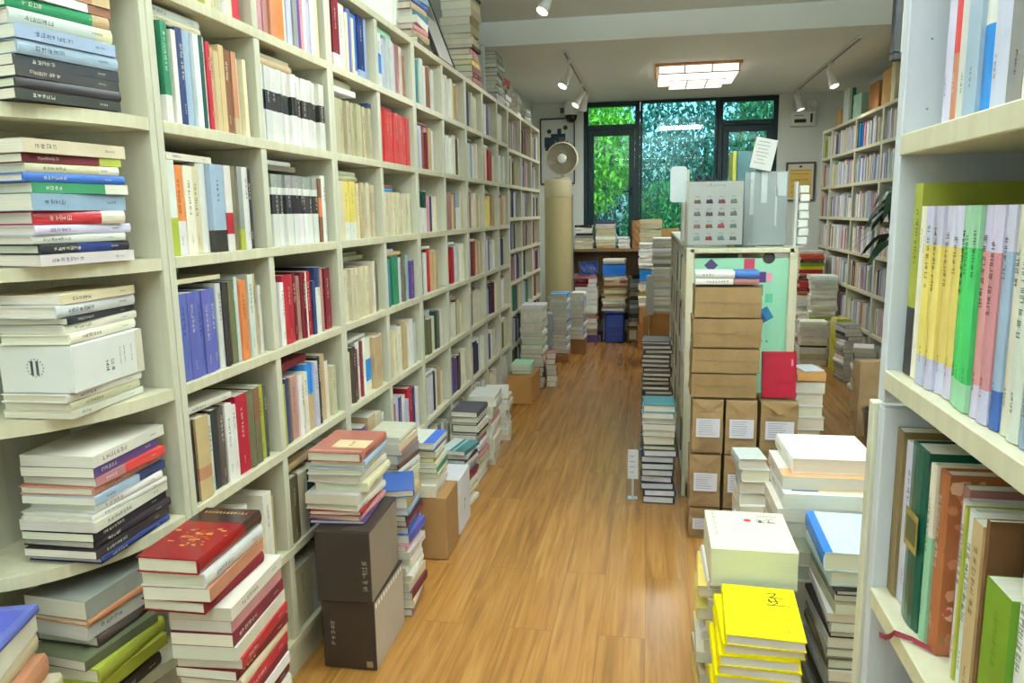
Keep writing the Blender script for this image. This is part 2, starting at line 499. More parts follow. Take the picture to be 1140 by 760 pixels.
# ------------------------------------------------------------------ room shell
XL, XR, YW = -1.128, 1.85, 9.5
RZ = [2.311, 2.023, 1.713, 1.395, 1.082, .759, .427, .115]
BT = .028
PY = [1.6, 2.118, 2.63, 3.122, 3.616, 4.134, 4.649, 5.134, 5.628, 6.04]
W3 = (255, 255, 255)
LEFT_W, RIGHT_W, BACKY = -1.46, 2.25, -2.2

m = MB(); m.box(((LEFT_W + RIGHT_W) / 2, (YW + BACKY) / 2, -.05), (RIGHT_W - LEFT_W + .4, YW - BACKY + .5, .1), W3)
struct(m.obj('floor', FLOOR))
m = MB(); m.box(((LEFT_W + RIGHT_W) / 2, (6.18 + BACKY) / 2, 3.045), (RIGHT_W - LEFT_W + .4, 6.18 - BACKY, .1), W3)
m.box(((LEFT_W + RIGHT_W) / 2, (6.18 + YW + .2) / 2, 2.96), (RIGHT_W - LEFT_W + .4, YW + .2 - 6.18, .3), W3)
struct(m.obj('ceiling', CEIL))
m = MB(); m.box((LEFT_W - .06, (YW + BACKY) / 2, 1.5), (.12, YW - BACKY, 3.0), W3); struct(m.obj('wall_left', WALL))
m = MB(); m.box((RIGHT_W + .06, (YW + BACKY) / 2, 1.5), (.12, YW - BACKY, 3.0), W3); struct(m.obj('wall_right', WALL))
m = MB(); m.box(((LEFT_W + RIGHT_W) / 2, BACKY - .06, 1.5), (RIGHT_W - LEFT_W, .12, 3.0), W3); struct(m.obj('wall_near', WALL))
WX0, WX1, WZ0, WZ1 = -.83, 1.445, .92, 2.808
m = MB()
m.box(((LEFT_W + WX0) / 2, YW + .1, 1.405), (WX0 - LEFT_W, .2, 2.81), W3)
m.box(((RIGHT_W + WX1) / 2, YW + .1, 1.405), (RIGHT_W - WX1, .2, 2.81), W3)
m.box(((WX0 + WX1) / 2, YW + .1, WZ0 / 2), (WX1 - WX0, .2, WZ0), W3)
struct(m.obj('wall_back', WALL))
for nm, x, s in (('baseboard_left', LEFT_W + .007, 1), ('baseboard_right', RIGHT_W - .007, -1)):
    m = MB(); m.box((x, 3.6, .05), (.012, 11, .1), (220, 216, 200), b=.003); struct(m.obj(nm, PAINT))
m = MB(); m.box(((WX0 + WX1) / 2, YW - .03, WZ0 + .012), (WX1 - WX0 + .1, .1, .024), (214, 214, 206), b=.004); struct(m.obj('trim_1', PAINT))

FR = (16, 46, 52)
def frame(mb, x0, x1, z0, z1, th, y, d, col=FR):
    mb.box(((x0 + x1) / 2, y, z1 - th / 2), (x1 - x0, d, th), col, b=.004); mb.box(((x0 + x1) / 2, y, z0 + th / 2), (x1 - x0, d, th), col, b=.004)
    mb.box((x0 + th / 2, y, (z0 + z1) / 2), (th, d, z1 - z0 - 2 * th), col, b=.004); mb.box((x1 - th / 2, y, (z0 + z1) / 2), (th, d, z1 - z0 - 2 * th), col, b=.004)
WBOT = WZ0 + .03
def casement(n, x0, x1, hx):
    m = MB(); frame(m, x0, x1, WBOT, WZ1 - .002, .055, YW + .06, .09)
    m.box(((x0 + x1) / 2, YW + .06, 2.51), (x1 - x0 - .11, .09, .06), FR, b=.004)
    w = struct(m.obj('window_%d' % n, PAINT))
    s = MB(); frame(s, x0 + .058, x1 - .058, WBOT + .058, 2.477, .068, YW + .04, .07)
    so = s.obj('window_sash', PAINT, w)
    g = MB(); g.box(((x0 + x1) / 2, YW + .045, (WBOT + .126 + 2.41) / 2), (x1 - x0 - .25, .006, 2.41 - WBOT - .126), W3); g.obj('window_pane', GLASS, so)
    g = MB(); g.box(((x0 + x1) / 2, YW + .06, 2.645), (x1 - x0 - .112, .006, .21), W3); g.obj('transom_pane', GLASS, w)
    h = MB(); h.box((hx, YW - .005, 1.74), (.025, .03, .1), (40, 44, 46), b=.005); h.tube([(hx, YW - .02, 1.74), (hx, YW - .05, 1.74), (hx - .1, YW - .055, 1.735)], .009, (40, 44, 46)); h.obj('window_handle', METAL, so)
    return w
casement(1, WX0, -.152, -.245)
m = MB(); frame(m, -.148, .762, WBOT, WZ1 - .002, .03, YW + .06, .09); w2 = struct(m.obj('window_2', PAINT))
m = MB(); m.box((.307, YW + .06, (WBOT + WZ1) / 2), (.85, .008, WZ1 - WBOT - .062), W3); m.obj('window_pane', GLASS, w2)
casement(3, .766, WX1, 1.3)

# ------------------------------------------------------------------ garden outside
m = MB(); m.box((.3, 14, -.3), (16, 8.5, .2), (96, 104, 84)); struct(m.obj('ground', CARD))
def leaves(mb, c, r, n, cols, sz=(.05, .1), sq=1):
    for _ in range(n):
        while True:
            p = Vector((random.uniform(-1, 1), random.uniform(-1, 1), random.uniform(-1, 1)))
            if .15 < p.length < 1: break
        p = Vector((p.x * r[0], p.y * r[1], p.z * r[2])) + Vector(c)
        e = Euler((random.uniform(0, 6), random.uniform(0, 6), random.uniform(0, 6))).to_matrix()
        a = random.uniform(*sz); u, v = e @ Vector((a, 0, 0)), e @ Vector((0, a * .45, 0)); w_ = e @ Vector((0, 0, a * .12))
        mb.face([p - u, p - v * .9 + w_, p + u], random.choice(cols)); mb.face([p + u, p + v * .9 + w_, p - u], random.choice(cols))
TREES = [((-.85, 11.3, 2.4), (.65, .5, .95), 2600, 'Q', 'sunlit yellow-green tree behind the left window casement'),
         ((.25, 12.6, .9), (.8, .6, 1.1), 2600, 'S', 'dense green shrub behind the lower left of the windows'),
         ((.9, 14.1, 2.4), (1.5, .7, 1.8), 3200, 'U', 'blue-green tree behind the wide middle window'),
         ((1.8, 11.5, 2.3), (.7, .6, 1.5), 3000, 'V', 'leafy tree behind the right window casement'),
         ((-2.4, 13.4, 2.2), (1.2, .9, 2.2), 2200, 'U', 'tall tree at the far left outside the windows')]
PAL = {'Q': [(170, 220, 50), (150, 205, 60), (196, 236, 80), (90, 150, 60)], 'S': [(70, 140, 90), (44, 104, 70), (130, 190, 90)],
       'U': [(44, 104, 84), (36, 88, 72), (96, 150, 124), (60, 124, 100)], 'V': [(44, 104, 70), (70, 136, 84), (120, 170, 110)]}
for c, r, n, p, lab in TREES:
    t = thing('garden_tree', lab, 'tree', (c[0], c[1], -.2), 0, 'trees outside the windows')
    k = MB(); hgt = c[2] + .2
    k.tube([(0, 0, 0), (.05, .03, hgt * .4), (-.04, 0, hgt * .75), (.06, .05, hgt * 1.1)], .05, (96, 84, 66))
    for b_ in range(5):
        a = b_ * 1.3; k.tube([(0, 0, hgt * (.45 + .1 * b_)), (math.cos(a) * r[0] * .6, math.sin(a) * r[1] * .6, hgt * (.6 + .1 * b_))], .018, (100, 88, 70))
    k.obj('trunk', CARD, t)
    q = MB(); leaves(q, (0, 0, hgt), r, n * 2, PAL[p], (.03, .07)); q.obj('crown', LEAF, t)
hd = MB()
for i in range(9): leaves(hd, (-3.2 + i * .85, 15.4, 1.3), (.7, .45, 2.6), 1400, [(44, 92, 74), (64, 116, 92), (34, 78, 62), (120, 160, 150)], (.05, .11))
o = hd.obj('hedge_foliage', LEAF); tag(o, 'tall clipped hedge along the back of the garden', 'hedge'); o['kind'] = 'stuff'
m = MB(); m.box((.3, 17, 1.2), (15, .2, 2.9), (150, 168, 160)); struct(m.obj('wall_garden', WALL))

# ------------------------------------------------------------------ bookcases on the left wall
BACKX = -1.44
def panel(name, mat, parent, c, d, b=.0015, col=W3):
    m = MB(); m.box(c, d, col, b=b); return m.obj(name, mat, parent)
def bookcase(label, y0, y1, dividers, rows, x_face=XL, x_back=BACKX, st=.024, div_t=.032, group='cream bookcases along the left wall', side=1):
    o = thing('bookcase', label, 'bookcase', (0, 0, 0), 0, group)
    xm, dx = (x_face + x_back) / 2, abs(x_face - x_back)
    top, bot = rows[0], rows[-1]
    for y in (y0 + st / 2, y1 - st / 2): panel('side_panel', SHELF_IN, o, (xm, y, top / 2 + BT / 4), (dx, st, top + BT / 2))
    for y in dividers:
        for za, zb in zip(rows[1:], rows[:-1]): panel('divider', SHELF_IN, o, (xm, y, (za + zb) / 2), (dx - .002, div_t, zb - za - BT - .001))
    for z in rows: panel('shelf', SHELF, o, (xm + side * .001, (y0 + y1) / 2, z), (dx, y1 - y0 - 2 * st - .001, BT))
    panel('plinth', SHELF, o, (x_face - side * .02, (y0 + y1) / 2, (bot - BT / 2) / 2), (.02, y1 - y0 - 2 * st - .001, bot - BT / 2 - .001))
    panel('back_panel', SHELF_IN, o, (x_back + side * .004, (y0 + y1) / 2, (top + bot) / 2), (.006, y1 - y0 - 2 * st - .002, top - bot - BT))
    return o
bookcase('cream two-bay bookcase nearest on the left, beside the rounded end shelves', PY[0] + .022, PY[2], [PY[1]], RZ)
bookcase('cream two-bay bookcase on the left wall, second from the camera', PY[2] + .001, PY[4], [PY[3]], RZ)
bookcase('cream two-bay bookcase on the left wall, third from the camera', PY[4] + .001, PY[6], [PY[5]], RZ)
bookcase('cream two-bay bookcase on the left wall, fourth from the camera', PY[6] + .001, PY[8], [PY[7]], RZ)
bookcase('narrow one-bay cream bookcase before the farthest left bookcase', PY[8] + .001, PY[9] + .02, [], RZ)
FZ = [2.311, 2.0, 1.715, 1.45, 1.185, .92, .655, .385, .115]
bookcase('cream three-bay bookcase at the far end of the left wall', PY[9] + .022, 7.8, [6.67, 7.26], FZ)

# rounded end shelves
def arc_pts(n=14, e=0.0):
    return [(-1.43 + (.302 + e) * math.cos(a), 1.594 - (.40 + e) * math.sin(a)) for a in [PI / 2 * i / n for i in range(n + 1)]]
ro = thing('corner_shelf', 'rounded cream end shelves at the near left of the bookcases', 'shelf unit', (0, 0, 0))
for z in RZ:
    pts = arc_pts() + [(-1.43, 1.594)]
    m = MB(); h = BT / 2
    m.face([(x, y, z + h) for x, y in pts][::-1], W3); m.face([(x, y, z - h) for x, y in pts], W3)
    for (a, b_), (c_, d_) in zip(pts, pts[1:] + pts[:1]): m.face([(a, b_, z - h), (a, b_, z + h), (c_, d_, z + h), (c_, d_, z - h)], W3)
    m.obj('shelf', SHELF, ro)
panel('back_panel', SHELF_IN, ro, (-1.437, 1.39, 1.16), (.012, .44, 2.33))
panel('side_panel', SHELF_IN, ro, (-1.283, 1.608, 1.163), (.31, .022, 2.325))

def left_label(row_, bay):
    def f(ordn, colour, kind):
        if kind == 'flat': return f"{colour} book lying on the row, {ordn} up, {row_} row, {bay} bay of left wall"
        return f"{colour} book {ordn} from left, {row_} row, {bay} bay of left wall shelves"
    return f
BAYS = {
 1: {1: ('2#c t w c l18 c14 c12 w10 c14 r20', None),
     2: ('3#G14h23/w27* w10h22 n16h23* x24h23 w14h23 D8h23 w8 r10h22 t10 2#t14 b22h22 N14h22/t20 t12h22 w10h21 c11h21', 'c16h20* w22h22*'),
     3: ('w18h23/l40 o17h22/w38* i16h22* c13h22* w18h23 x26h23/k25* w14h23=r20-45 q14h23 g10h23/l25 w16h23 k15h23*', 'i16h21*'),
     4: ('5#V22h22* w15h23* k12h23 k10h23 q14h23 G8h23 s10h24 o20h23* y8 s18h24 g8 t14h24 w10', 'c12h20~'),
     5: ('k13h22 t24h22=N25-40 s11h21 k12h22 K14h22 w14h22 w9h21* r26h23* q15h23 b14h23/q60 l13h23 K9h22', 'i18h22*'),
     6: ('t18h21 w20 i24* w22 c20 i16 t14', None), 7: ('c22 b18 w20 g16 c20', None)},
 2: {1: ('g12h22 P10 R12h22 N10 o26h23 i12 z14 g12 p8h24 P8 i10 z12 w14 c10', None),
     2: ('11#w23h22=k42-68*', 't20h22 T14h22'),
     3: ('9#w22h22^g18=k45-72* b12h22=o40-70 w20h23', 'q16h20 w14h19'),
     4: ('z13h20 w13h20 r30h22* m15h22 R10 m14h22 i8h22 r13h22* n9 w18h23^n30 R9h22 r15h22 m20h22*', None),
     5: ('l14h20 n8 q9 R18h21* w14h21* i10 a22h23/t55 z10h23 k12h24 t20h24 i16 c14', 'm24h20'),
     6: ('q18h22 c15 D22 k14 T16 c18', 't24h20'), 7: ('c18 w16 b20', None)},
 3: {1: ('m20h24/w18* w22h23 c9 V12h23 c7 e8h23 B16h23/w10 n20h24/x14* x14h24', None),
     2: ('13#T13h20 n17h24/P45', 'w20h22 T24h19'),
     3: ('c20h22 3#y18h22/w30* c11 t9h22 3#c13h22 t10 c14', '2#T17h19'),
     4: ('9#c16h20 o8h20 i10 2#q18h23', 'q18h20 q14h17'),
     5: ('c10 K14h22 m9 w14h23 m9 w12 i26h23=a20-60 t26h22 c12', 'w14h20'),
     6: ('k8 c9 p12 q9 t18 c18 w12', None), 7: ('c20 w20 b16', None)},
 4: {1: ('w22h22=a25-62 z14h21 s10h22 w14 z12 R15h22 i10 N9 b8h19', 'M28h21'),
     2: ('6#C21h22* C15h22', 'm14h17'),
     3: ('14#c14h19', 'a14h15 b15h17'),
     4: ('e10h21 D15h22 G17h22 z10 q12h22 x14 p12', 't17h21 z12h14'),
     5: ('t14 c12 i15h22 B17h22/w50 t12 c14 w16 s10', None),
     6: ('R13 z14 p8h22 w14 z10 r17h23* n11h22 w10', None), 7: ('c20 t20', None)},
}
ROWN = ['', 'top', 'second', 'third', 'fourth', 'fifth', 'sixth', 'lowest']
for bay, rows in BAYS.items():
    y0 = PY[bay - 1] + (.048 if bay % 2 else .018); y1 = PY[bay] - (.028 if bay % 2 == 0 else .018)
    for r, (line, flat) in rows.items():
        row(line, XL, y0 + .002, y1 - .002, RZ[r] + BT / 2, left_label(ROWN[r], ORD[bay - 1]), 'books on the near left shelves', flat=flat, hmax=min(.25, RZ[r - 1] - RZ[r] - BT - .012 - sum(d['t'] for d in parse(flat or '')) - .0015 * len((flat or '').split())), fill={1: .94, 2: .95, 3: .94, 4: .93}[bay], inset=(.004, .024))

FARS = {
 5: ['g18 e14 s20 w12 w16 b8', 'x20 z18 b12 m10 P12 t12', 'a12 3#w12^D40 i14 P14 m10 n16 w12', 'D16 k8 w16 g12 r22 t16 c14', 'q14 G12 q16 w14 c14 D12 q9', 'g12 w12 z14 k12 w10 t14'],
 6: ['4#w18 y8 w12', 'o18 t12 w14 w16 i14 K8', '3#R16 t12 k20 x22/w60', 'k22 b10 r20 m10 w14 g14', 'i16 w14 i16 b14 c14', '3#p15 k10 b14 t14'],
 7: ['n20 x16 n14 c12 s12', 'g14 s20 x18 w20 g14', 'p14 w16 R14 2#i20 t12', 'b14 w12 n14 r12 i18 t14', 'R16 m14 w22 c20 i14', 'R16 N20 n22 n20 w10'],
 8: ['n18 x22 w12 p24 c10', 'r22 c12 o14 r14 m14', '4#y16 s14 n20', 'p14 w20 B14 n18 s20 w12', 'V12 x18 w14 n16 m16', 'p14 K14 w14 V20 i12'],
 9: ['c24 w14', 'R16 w14 c12', 'c14 t12 o12 t14', 's20 w16 n14 g12', 'q14 w14 G12', 'D16 q14 c14'],
}
for bay, lines in FARS.items():
    y0 = PY[bay - 1] + (.03 if bay % 2 else .018); y1 = PY[bay] - (.028 if bay % 2 == 0 else .018)
    for r in range(1, 8):
        line = lines[r - 1] if r <= 6 else 'c20 t14 w20 c18 i14 g12 w16'
        row(line + random.choice((' c12', ' t14 w10', ' i12 c10')), XL, y0 + .002, y1 - .002, RZ[r] + BT / 2, None, fill=random.choice((.82, .9, .95, .97)), flat=random.choice((None, 'g14h18', 'b12h20', 'w14h19', 't14h19 x12h16')) if r > 1 else None, hmax=.225)
pool = 'w c t s k n m R P B q K z i b x p G w c i'.split()
for (y0, y1) in ((PY[9] + .048, 6.652), (6.688, 7.242), (7.278, 7.774)):
    for r in range(1, 9):
        zc_ = FZ[r] + BT / 2
        row(' '.join(random.choice(pool) + str(random.choice((12, 16, 20, 26))) for _ in range(26)), XL, y0, y1 - random.choice((.01, .1, .2)), zc_, None, hmax=FZ[r - 1] - FZ[r] - .05)
# ------------------------------------------------------------------ piles on the rounded end shelves
GOLD, CREAMC = (196, 150, 70), (226, 208, 160)
def r_(mb, x0, x1, z0, z1, y, c): mb.quad((x0, y, z0), (x1 - x0, 0, 0), (0, 0, z1 - z0), c)
def dec_red(mb, w, h, t):
    y = t / 2 + .0004
    r_(mb, -w / 2 + .001, w / 2 - .006, .001, h * .3, y, (46, 28, 24))
    for _ in range(46):
        a, b_ = random.gauss(.0, .16) * w, h * random.gauss(.6, .1)
        s_ = random.uniform(.002, .008)
        r_(mb, a - s_, a + s_, b_ - s_ * .5, b_ + s_ * .5, y + .0002, GOLD if random.random() < .6 else (170, 70, 40))
    for k in range(12): r_(mb, -w * .4 + k * w * .065, -w * .4 + k * w * .065 + .005, h * .08, h * .08 + .012, y + .0002, (150, 110, 60))
def dec_rose(mb, w, h, t):
    y = t / 2 + .0004
    r_(mb, -w * .18, w * .46, h * .45, h * .78, y, (232, 208, 160))
    r_(mb, -w * .46, w * .46, h * .9, h * .93, y, (214, 170, 150))
    glyphs(mb, (w * .1, y + .0002, h * .7), (1, 0, 0), (0, 0, 1), .016, 3, (120, 70, 60))
def dec_yellow(mb, w, h, t):
    y = t / 2 + .0004
    k = (40, 36, 10)
    def stroke(pts, wd):
        for (a, b_), (c_, d_) in zip(pts[:-1], pts[1:]):
            u = Vector((c_ - a, 0, d_ - b_)); n = Vector((-u.z, 0, u.x)).normalized() * wd
            mb.face([Vector((a, y, b_)) - n, Vector((c_, y, d_)) - n * .6, Vector((c_, y, d_)) + n * .6, Vector((a, y, b_)) + n], k)
    ox, oz = w * .22, h * .14
    stroke([(ox - .018, oz), (ox + .004, oz - .006), (ox - .004, oz + .012), (ox - .02, oz + .016)], .0022)
    stroke([(ox - .012, oz + .018), (ox + .026, oz + .02)], .0024)
    ox, oz = w * .2, h * .27
    stroke([(ox - .014, oz - .006), (ox - .006, oz + .016)], .0024); stroke([(ox + .002, oz - .01), (ox + .008, oz + .012), (ox - .004, oz + .02)], .0022)
    stroke([(ox - .016, oz + .006), (ox + .014, oz + .004)], .0022); stroke([(ox - .02, oz + .024), (ox + .036, oz + .024)], .0024)
    for k_ in range(34):
        a = random.gauss(-.12, .08) * w; b_ = h * random.gauss(.55, .07); s_ = random.uniform(.001, .006)
        r_(mb, a - s_, a + s_, b_ - .0008, b_ + .0008, y, (206, 186, 20))
    r_(mb, w * .3, w * .315, h * .82, h * .88, y, (120, 110, 20))
    r_(mb, -w * .44, w * .46, h * .075, h * .078, y, (226, 206, 10)); 
    for z in (.06, .17, .28): r_(mb, w * .40, w * .46, h * z, h * z + .001, y, (226, 206, 10))
def dec_cream(mb, w, h, t):
    y = t / 2 + .0004
    for k in range(7): glyphs(mb, (w * .16 + .008 * k, y, h * .14), (1, 0, 0), (0, 0, 1), .007, 2, (70, 70, 66))
    glyphs(mb, (w * .12, y, h * .3), (1, 0, 0), (0, 0, 1), .03, 1, (60, 60, 58)); glyphs(mb, (w * .24, y, h * .3), (1, 0, 0), (0, 0, 1), .03, 1, (60, 60, 58))
    a = [(math.cos(i * PI / 7) * .011 + w * .02, y, math.sin(i * PI / 7) * .011 + h * .24) for i in range(14)]
    mb.face(a, (196, 50, 60))
    r_(mb, w * .12, w * .42, h * .36, h * .363, y, (110, 110, 100))
    for k in range(5): glyphs(mb, (-w * .42, y, h * (.12 + .14 * k)), (1, 0, 0), (0, 0, 1), .009, 3, (150, 150, 130))
def rot180(f):
    def g(mb, w, h, t):
        tmp = MB(); f(tmp, w, h, t); mb.add(tmp, Matrix(((-1, 0, 0, 0), (0, 1, 0, 0), (0, 0, -1, h), (0, 0, 0, 1))))
    return g
def dec_bands(*bs):
    def f(mb, w, h, t):
        for x0, x1, z0, z1, c in bs: r_(mb, x0 * w, x1 * w, z0 * h, z1 * h, t / 2 + .0004, c)
    return f
def dec_white(mb, w, h, t):
    y = t / 2 + .0004
    for k in range(5): glyphs(mb, (-w * .3 + .012 * k, y, h * .6), (1, 0, 0), (0, 0, 1), .01, 1, (120, 124, 130))
    for z in (.2, .26, .32): r_(mb, -w * .3, w * .2, h * z, h * z + .002, y, (186, 192, 196))

E1 = 'on top rounded end shelf'
stack('on the highest visible rounded end shelf', -1.235, 1.42, RZ[2] + .0155, 2.0, 'c20 t22 N20/t20 w18/b25 G24/t18 s30h22/c18* x26h22 x28h22 4#k21h23', w=.165, l=.225, phi=-.2, jr=.03, jp=.004, glyph_p=.5)
stack('on the second visible rounded end shelf down', -1.23, 1.40, RZ[3] + .0155, 1.655, 'c24h24* m15/l24* c16/i24* B16h23 G18/i26 x30h23* r24/i28 z17h24 w15h22* k18h22=n20-60* w20h22*', w=.165, l=.225, phi=-.16, jr=.05, jp=.006, glyph_p=.6)
stack('under the white slipcase on the rounded end shelf', -1.238, 1.42, RZ[4] + .0155, RZ[4] + .068, 'w15h24* c15h23* i13h24*', w=.16, l=.235, phi=.08, jr=.05, jp=.006, glyph_p=1)
def case_face(o, d):
    m = MB(); y = -d[1] / 2 - .0006
    for k in range(2): m.quad((-.012 + k * .012, y, d[2] * .38), (.006, 0, 0), (0, 0, d[2] * .3), (60, 64, 66))
    for k in range(16):
        a_ = k * PI / 8; m.quad((-.003 + .018 * math.cos(a_), y, d[2] * .52 + .018 * math.sin(a_)), (.003, 0, 0), (0, 0, .003), (120, 130, 130))
    m.obj('printed_emblem', PAINT, o)
    m = MB(); x = d[0] / 2 + .0006
    glyphs(m, (x, -.02, d[2] * .5), (0, 1, 0), (0, 0, 1), .012, 2, (60, 58, 56)); glyphs(m, (x, -.002, d[2] * .5), (0, 1, 0), (0, 0, 1), .012, 2, (60, 58, 56))
    for q_ in (.03, .045, .07): glyphs(m, (x, q_, d[2] * .72), (0, 1, 0), (0, 0, 1), .005, 7, (110, 108, 104))
    m.obj('printed_title', PAINT, o); m = MB(); m.quad((x, .09, .001), (0, .026, 0), (0, 0, d[2] - .002), (214, 206, 186)); m.obj('pasted_strip', PAINT, o)
carton('slipcase', 'thick white slipcase lying in a pile on the rounded end shelf', 'slipcase', (-1.236, 1.42, RZ[4] + .069), (.165, .238, .10), (228, 230, 224), PAINT, .07, None, case_face, flaps=False)
stack('above the white slipcase on the rounded end shelf', -1.238, 1.42, RZ[4] + .170, 1.352, 'c14h23* w18h25* k10h24* i12h24* i15h24*', w=.16, l=.235, phi=.08, jr=.06, jp=.006, glyph_p=1)
stack('on the rounded end shelf above the floor piles', -1.235, 1.44, RZ[5] + .0155, 1.012, 'i20h25* p18h23 R16h23/C60* N15h24 x14h25/n40 w16h22 w11h25* i18h26* 3#k15h26* n11h24', w=.18, l=.25, phi=.03, jr=.035, jp=.006, glyph_p=.4)
stack('on the lowest visible rounded end shelf', -1.245, 1.41, RZ[6] + .0155, .70, 'g30h23 N9h22 s24h22* K18h21 q16h21 l24h22 l20h22 l14h22 K22', w=.17, l=.22, phi=-.05, jr=.06, jp=.012,
      shift=lambda i: (.0, 0) if i < 4 else (.02, -.03))
# floor piles at the near left
stack('of the floor pile topped by a violet book', -1.255, 1.10, .001, .735, 'V14h21 i40h21 c34h22 N40h22 c26h22 i20 w12 c24 t20 w30 i40 g40 k40 c44 w44 b44 i40 c44', w=.15, l=.21, phi=.36, jr=.06, jp=.008,
      shift=lambda i: (.0, 0) if i < 3 else (.03, -.005 if i < 9 else -.03), over={0: dict(decor=dec_bands((.0, .4, .1, .5, (70, 76, 150)), (-.4, .1, .6, .9, (190, 192, 220))))})
stack('of the red-topped floor pile at near left', -.985, 1.455, .001, .8, 'r30h27^m28 w28h26* N26h26 m24h25 i26h26* R24h25 m26h26 i28h26 r22h25 m20h25 c26 r22 m22 w24 m30 i40 m44 c40 b44 m44 w44 i44', w=.152, l=.262, phi=.05, jr=.04, jp=.004, decor=dec_red,
      shift=lambda i: (0, 0) if i < 4 else (.032, .03), over={0: dict(col=(116, 10, 16), mat=GLOSSY, soft=False, bands=[(0, .3, (46, 28, 24))]), 3: dict(decor=dec_red)})

# ------------------------------------------------------------------ cartons, wrapped bundles
BROWN = (48, 37, 31)
def dark_face(o, d):
    m = MB(); random.seed(5)
    glyphs(m, (d[0] / 2 - .03, -d[1] / 2 - .0006, d[2] * .62), (1, 0, 0), (0, 0, 1), .02, 5, (150, 140, 126))
    m.obj('printed_title', PAINT, o)
    m = MB(); x = d[0] / 2 + .0006
    m.quad((x, -d[1] / 2 + .004, .004), (0, d[1] - .008, 0), (0, 0, d[2] - .012), (124, 112, 100)); m.obj('side_label', PAINT, o)
def dark_face2(o, d):
    m = MB()
    glyphs(m, (-d[0] / 2 + .03, -d[1] / 2 - .0006, d[2] * .7), (1, 0, 0), (0, 0, 1), .016, 5, (150, 140, 126)); m.obj('printed_title', PAINT, o); m = MB(); m.quad((d[0] / 2 - .035, -d[1] / 2 - .0006, .012), (.022, 0, 0), (0, 0, .022), (150, 130, 90)); m.obj('printed_seal', PAINT, o)
    m = MB(); x = d[0] / 2 + .0006
    m.quad((x, -d[1] / 2 + .003, .003), (0, d[1] - .006, 0), (0, 0, d[2] - .01), (176, 164, 148)); m.obj('side_label', PAINT, o)
    m = MB()
    for k in range(11): m.quad((x + .0004, -d[1] / 2 + .012 + k * (d[1] - .02) / 11, d[2] - .03), (0, .014, 0), (0, 0, .016), (236, 236, 232))
    m.obj('white_stripes', PAINT, o)
carton('carton', 'lower dark brown carton with pale side, standing on the floor', 'carton', (-.972, 2.318, .001), (.185, .31, .248), BROWN, PAINT, .02, 'dark brown cartons', dark_face2)
carton('carton', 'upper dark brown carton carrying a pile of books', 'carton', (-.976, 2.30, .250), (.185, .31, .25), BROWN, PAINT, .05, 'dark brown cartons', dark_face)
stack('of the pile on the dark cartons', -1.0, 2.31, .502, .752, 'R26h25 x20h24 s18h25 i26h24 c26h24 w28h25 i20h24 r14h25 P16h24 p10h23', w=.19, l=.235, phi=.03, jr=.06, jp=.012, decor=dec_rose, over={0: dict(col=(160, 92, 78), soft=False, mat=GLOSSY), 2: dict(bands=[(.3, .7, (200, 206, 130))])})
stack('of the blue pile behind the dark cartons', -.945, 2.605, .001, .5, 'B18h21 t30 x16 n14 m16 B20 V22 P18 w20 i24 w22 w20 c24 m20 c24 R22', w=.155, l=.205, phi=.04, jr=.08, jp=.008, over={0: dict(rot=.22, mat=GLOSSY)})
carton('carton', 'plain cream carton behind the blue book pile', 'carton', (-1.04, 2.845, .001), (.155, .225, .43), (224, 216, 196), PAINT, 0)
stack('of the small pile on the cream carton', -1.04, 2.85, .433, .63, 'i18h23 c20h22 R14h22 g26 b18 s24 i20', w=.155, l=.225, phi=-.03, jr=.06, jp=.005)
carton('carton', 'kraft brown carton under the green and white book pile', 'carton', (-.965, 3.10, .001), (.21, .225, .285), (150, 112, 70), CARD, .03)
stack('of the pile on the kraft carton', -.975, 3.085, .288, .535, 'w22h21 V12 i24 l18 i20 G16 c24 i22 w20 c26', w=.15, l=.205, phi=.03, jr=.06, jp=.009, over={0: dict(decor=dec_bands((.15, .5, 0, 1, (70, 100, 180))))})
def white_mark(o, d):
    m = MB(); x = d[0] / 2 + .0006
    glyphs(m, (x, -.02, d[2] * .55), (0, 1, 0), (0, 0, 1), .03, 2, (40, 40, 46)); m.obj('printed_mark', PAINT, o)
carton('slipcase', 'upright white slipcase with a small black mark on the floor', 'slipcase', (-.925, 3.37, .001), (.11, .235, .27), (226, 226, 232), PAINT, .02, None, white_mark, flaps=False)
stack('of the floor pile topped by a teal book', -.975, 3.655, .001, .315, 'e18h21 w20 n12 i22 g18 e16 m20 P18 w22 w20 c22 i22 w24', w=.15, l=.21, phi=-.06, jr=.09, jp=.012, over={0: dict(decor=dec_bands((-.5, -.1, 0, 1, (210, 224, 224)), (.0, .12, 0, 1, (120, 180, 190))), mat=GLOSSY)})
stack('of the floor pile topped by a black book', -1.0, 4.03, .001, .425, 'k22h24 w20h23 k14 i24 k10 w22 R20 w18 K14 P22 c24 w22 i24 w24', w=.155, l=.235, phi=-.05, jr=.06, jp=.01, over={0: dict(col=(70, 70, 76))})
stack('of the white floor pile left of the aisle', -.99, 4.36, .001, .43, 'w16h26 w18h25 s20 w24 P20 i24 w24 c26 w24 i24 w24', w=.17, l=.245, phi=.05, jr=.07, jp=.012)
stack('of the low pile before the open carton', -1.0, 4.86, .001, .33, 'w24h24 i22 c24 w26 s24 i24 w24 T24', w=.16, l=.23, phi=.1, jr=.08, jp=.012)
carton('carton', 'low cardboard carton on the floor carrying three green books', 'carton', (-1.0, 5.90, .001), (.2, .36, .225), (176, 128, 72), CARD, -.04, None, tape=None)
stack('of the three on the low carton', -1.01, 5.92, .229, .305, '3#M24h23', w=.17, l=.225, phi=.0, jr=.05, jp=.004, group='mint green books on the low carton')
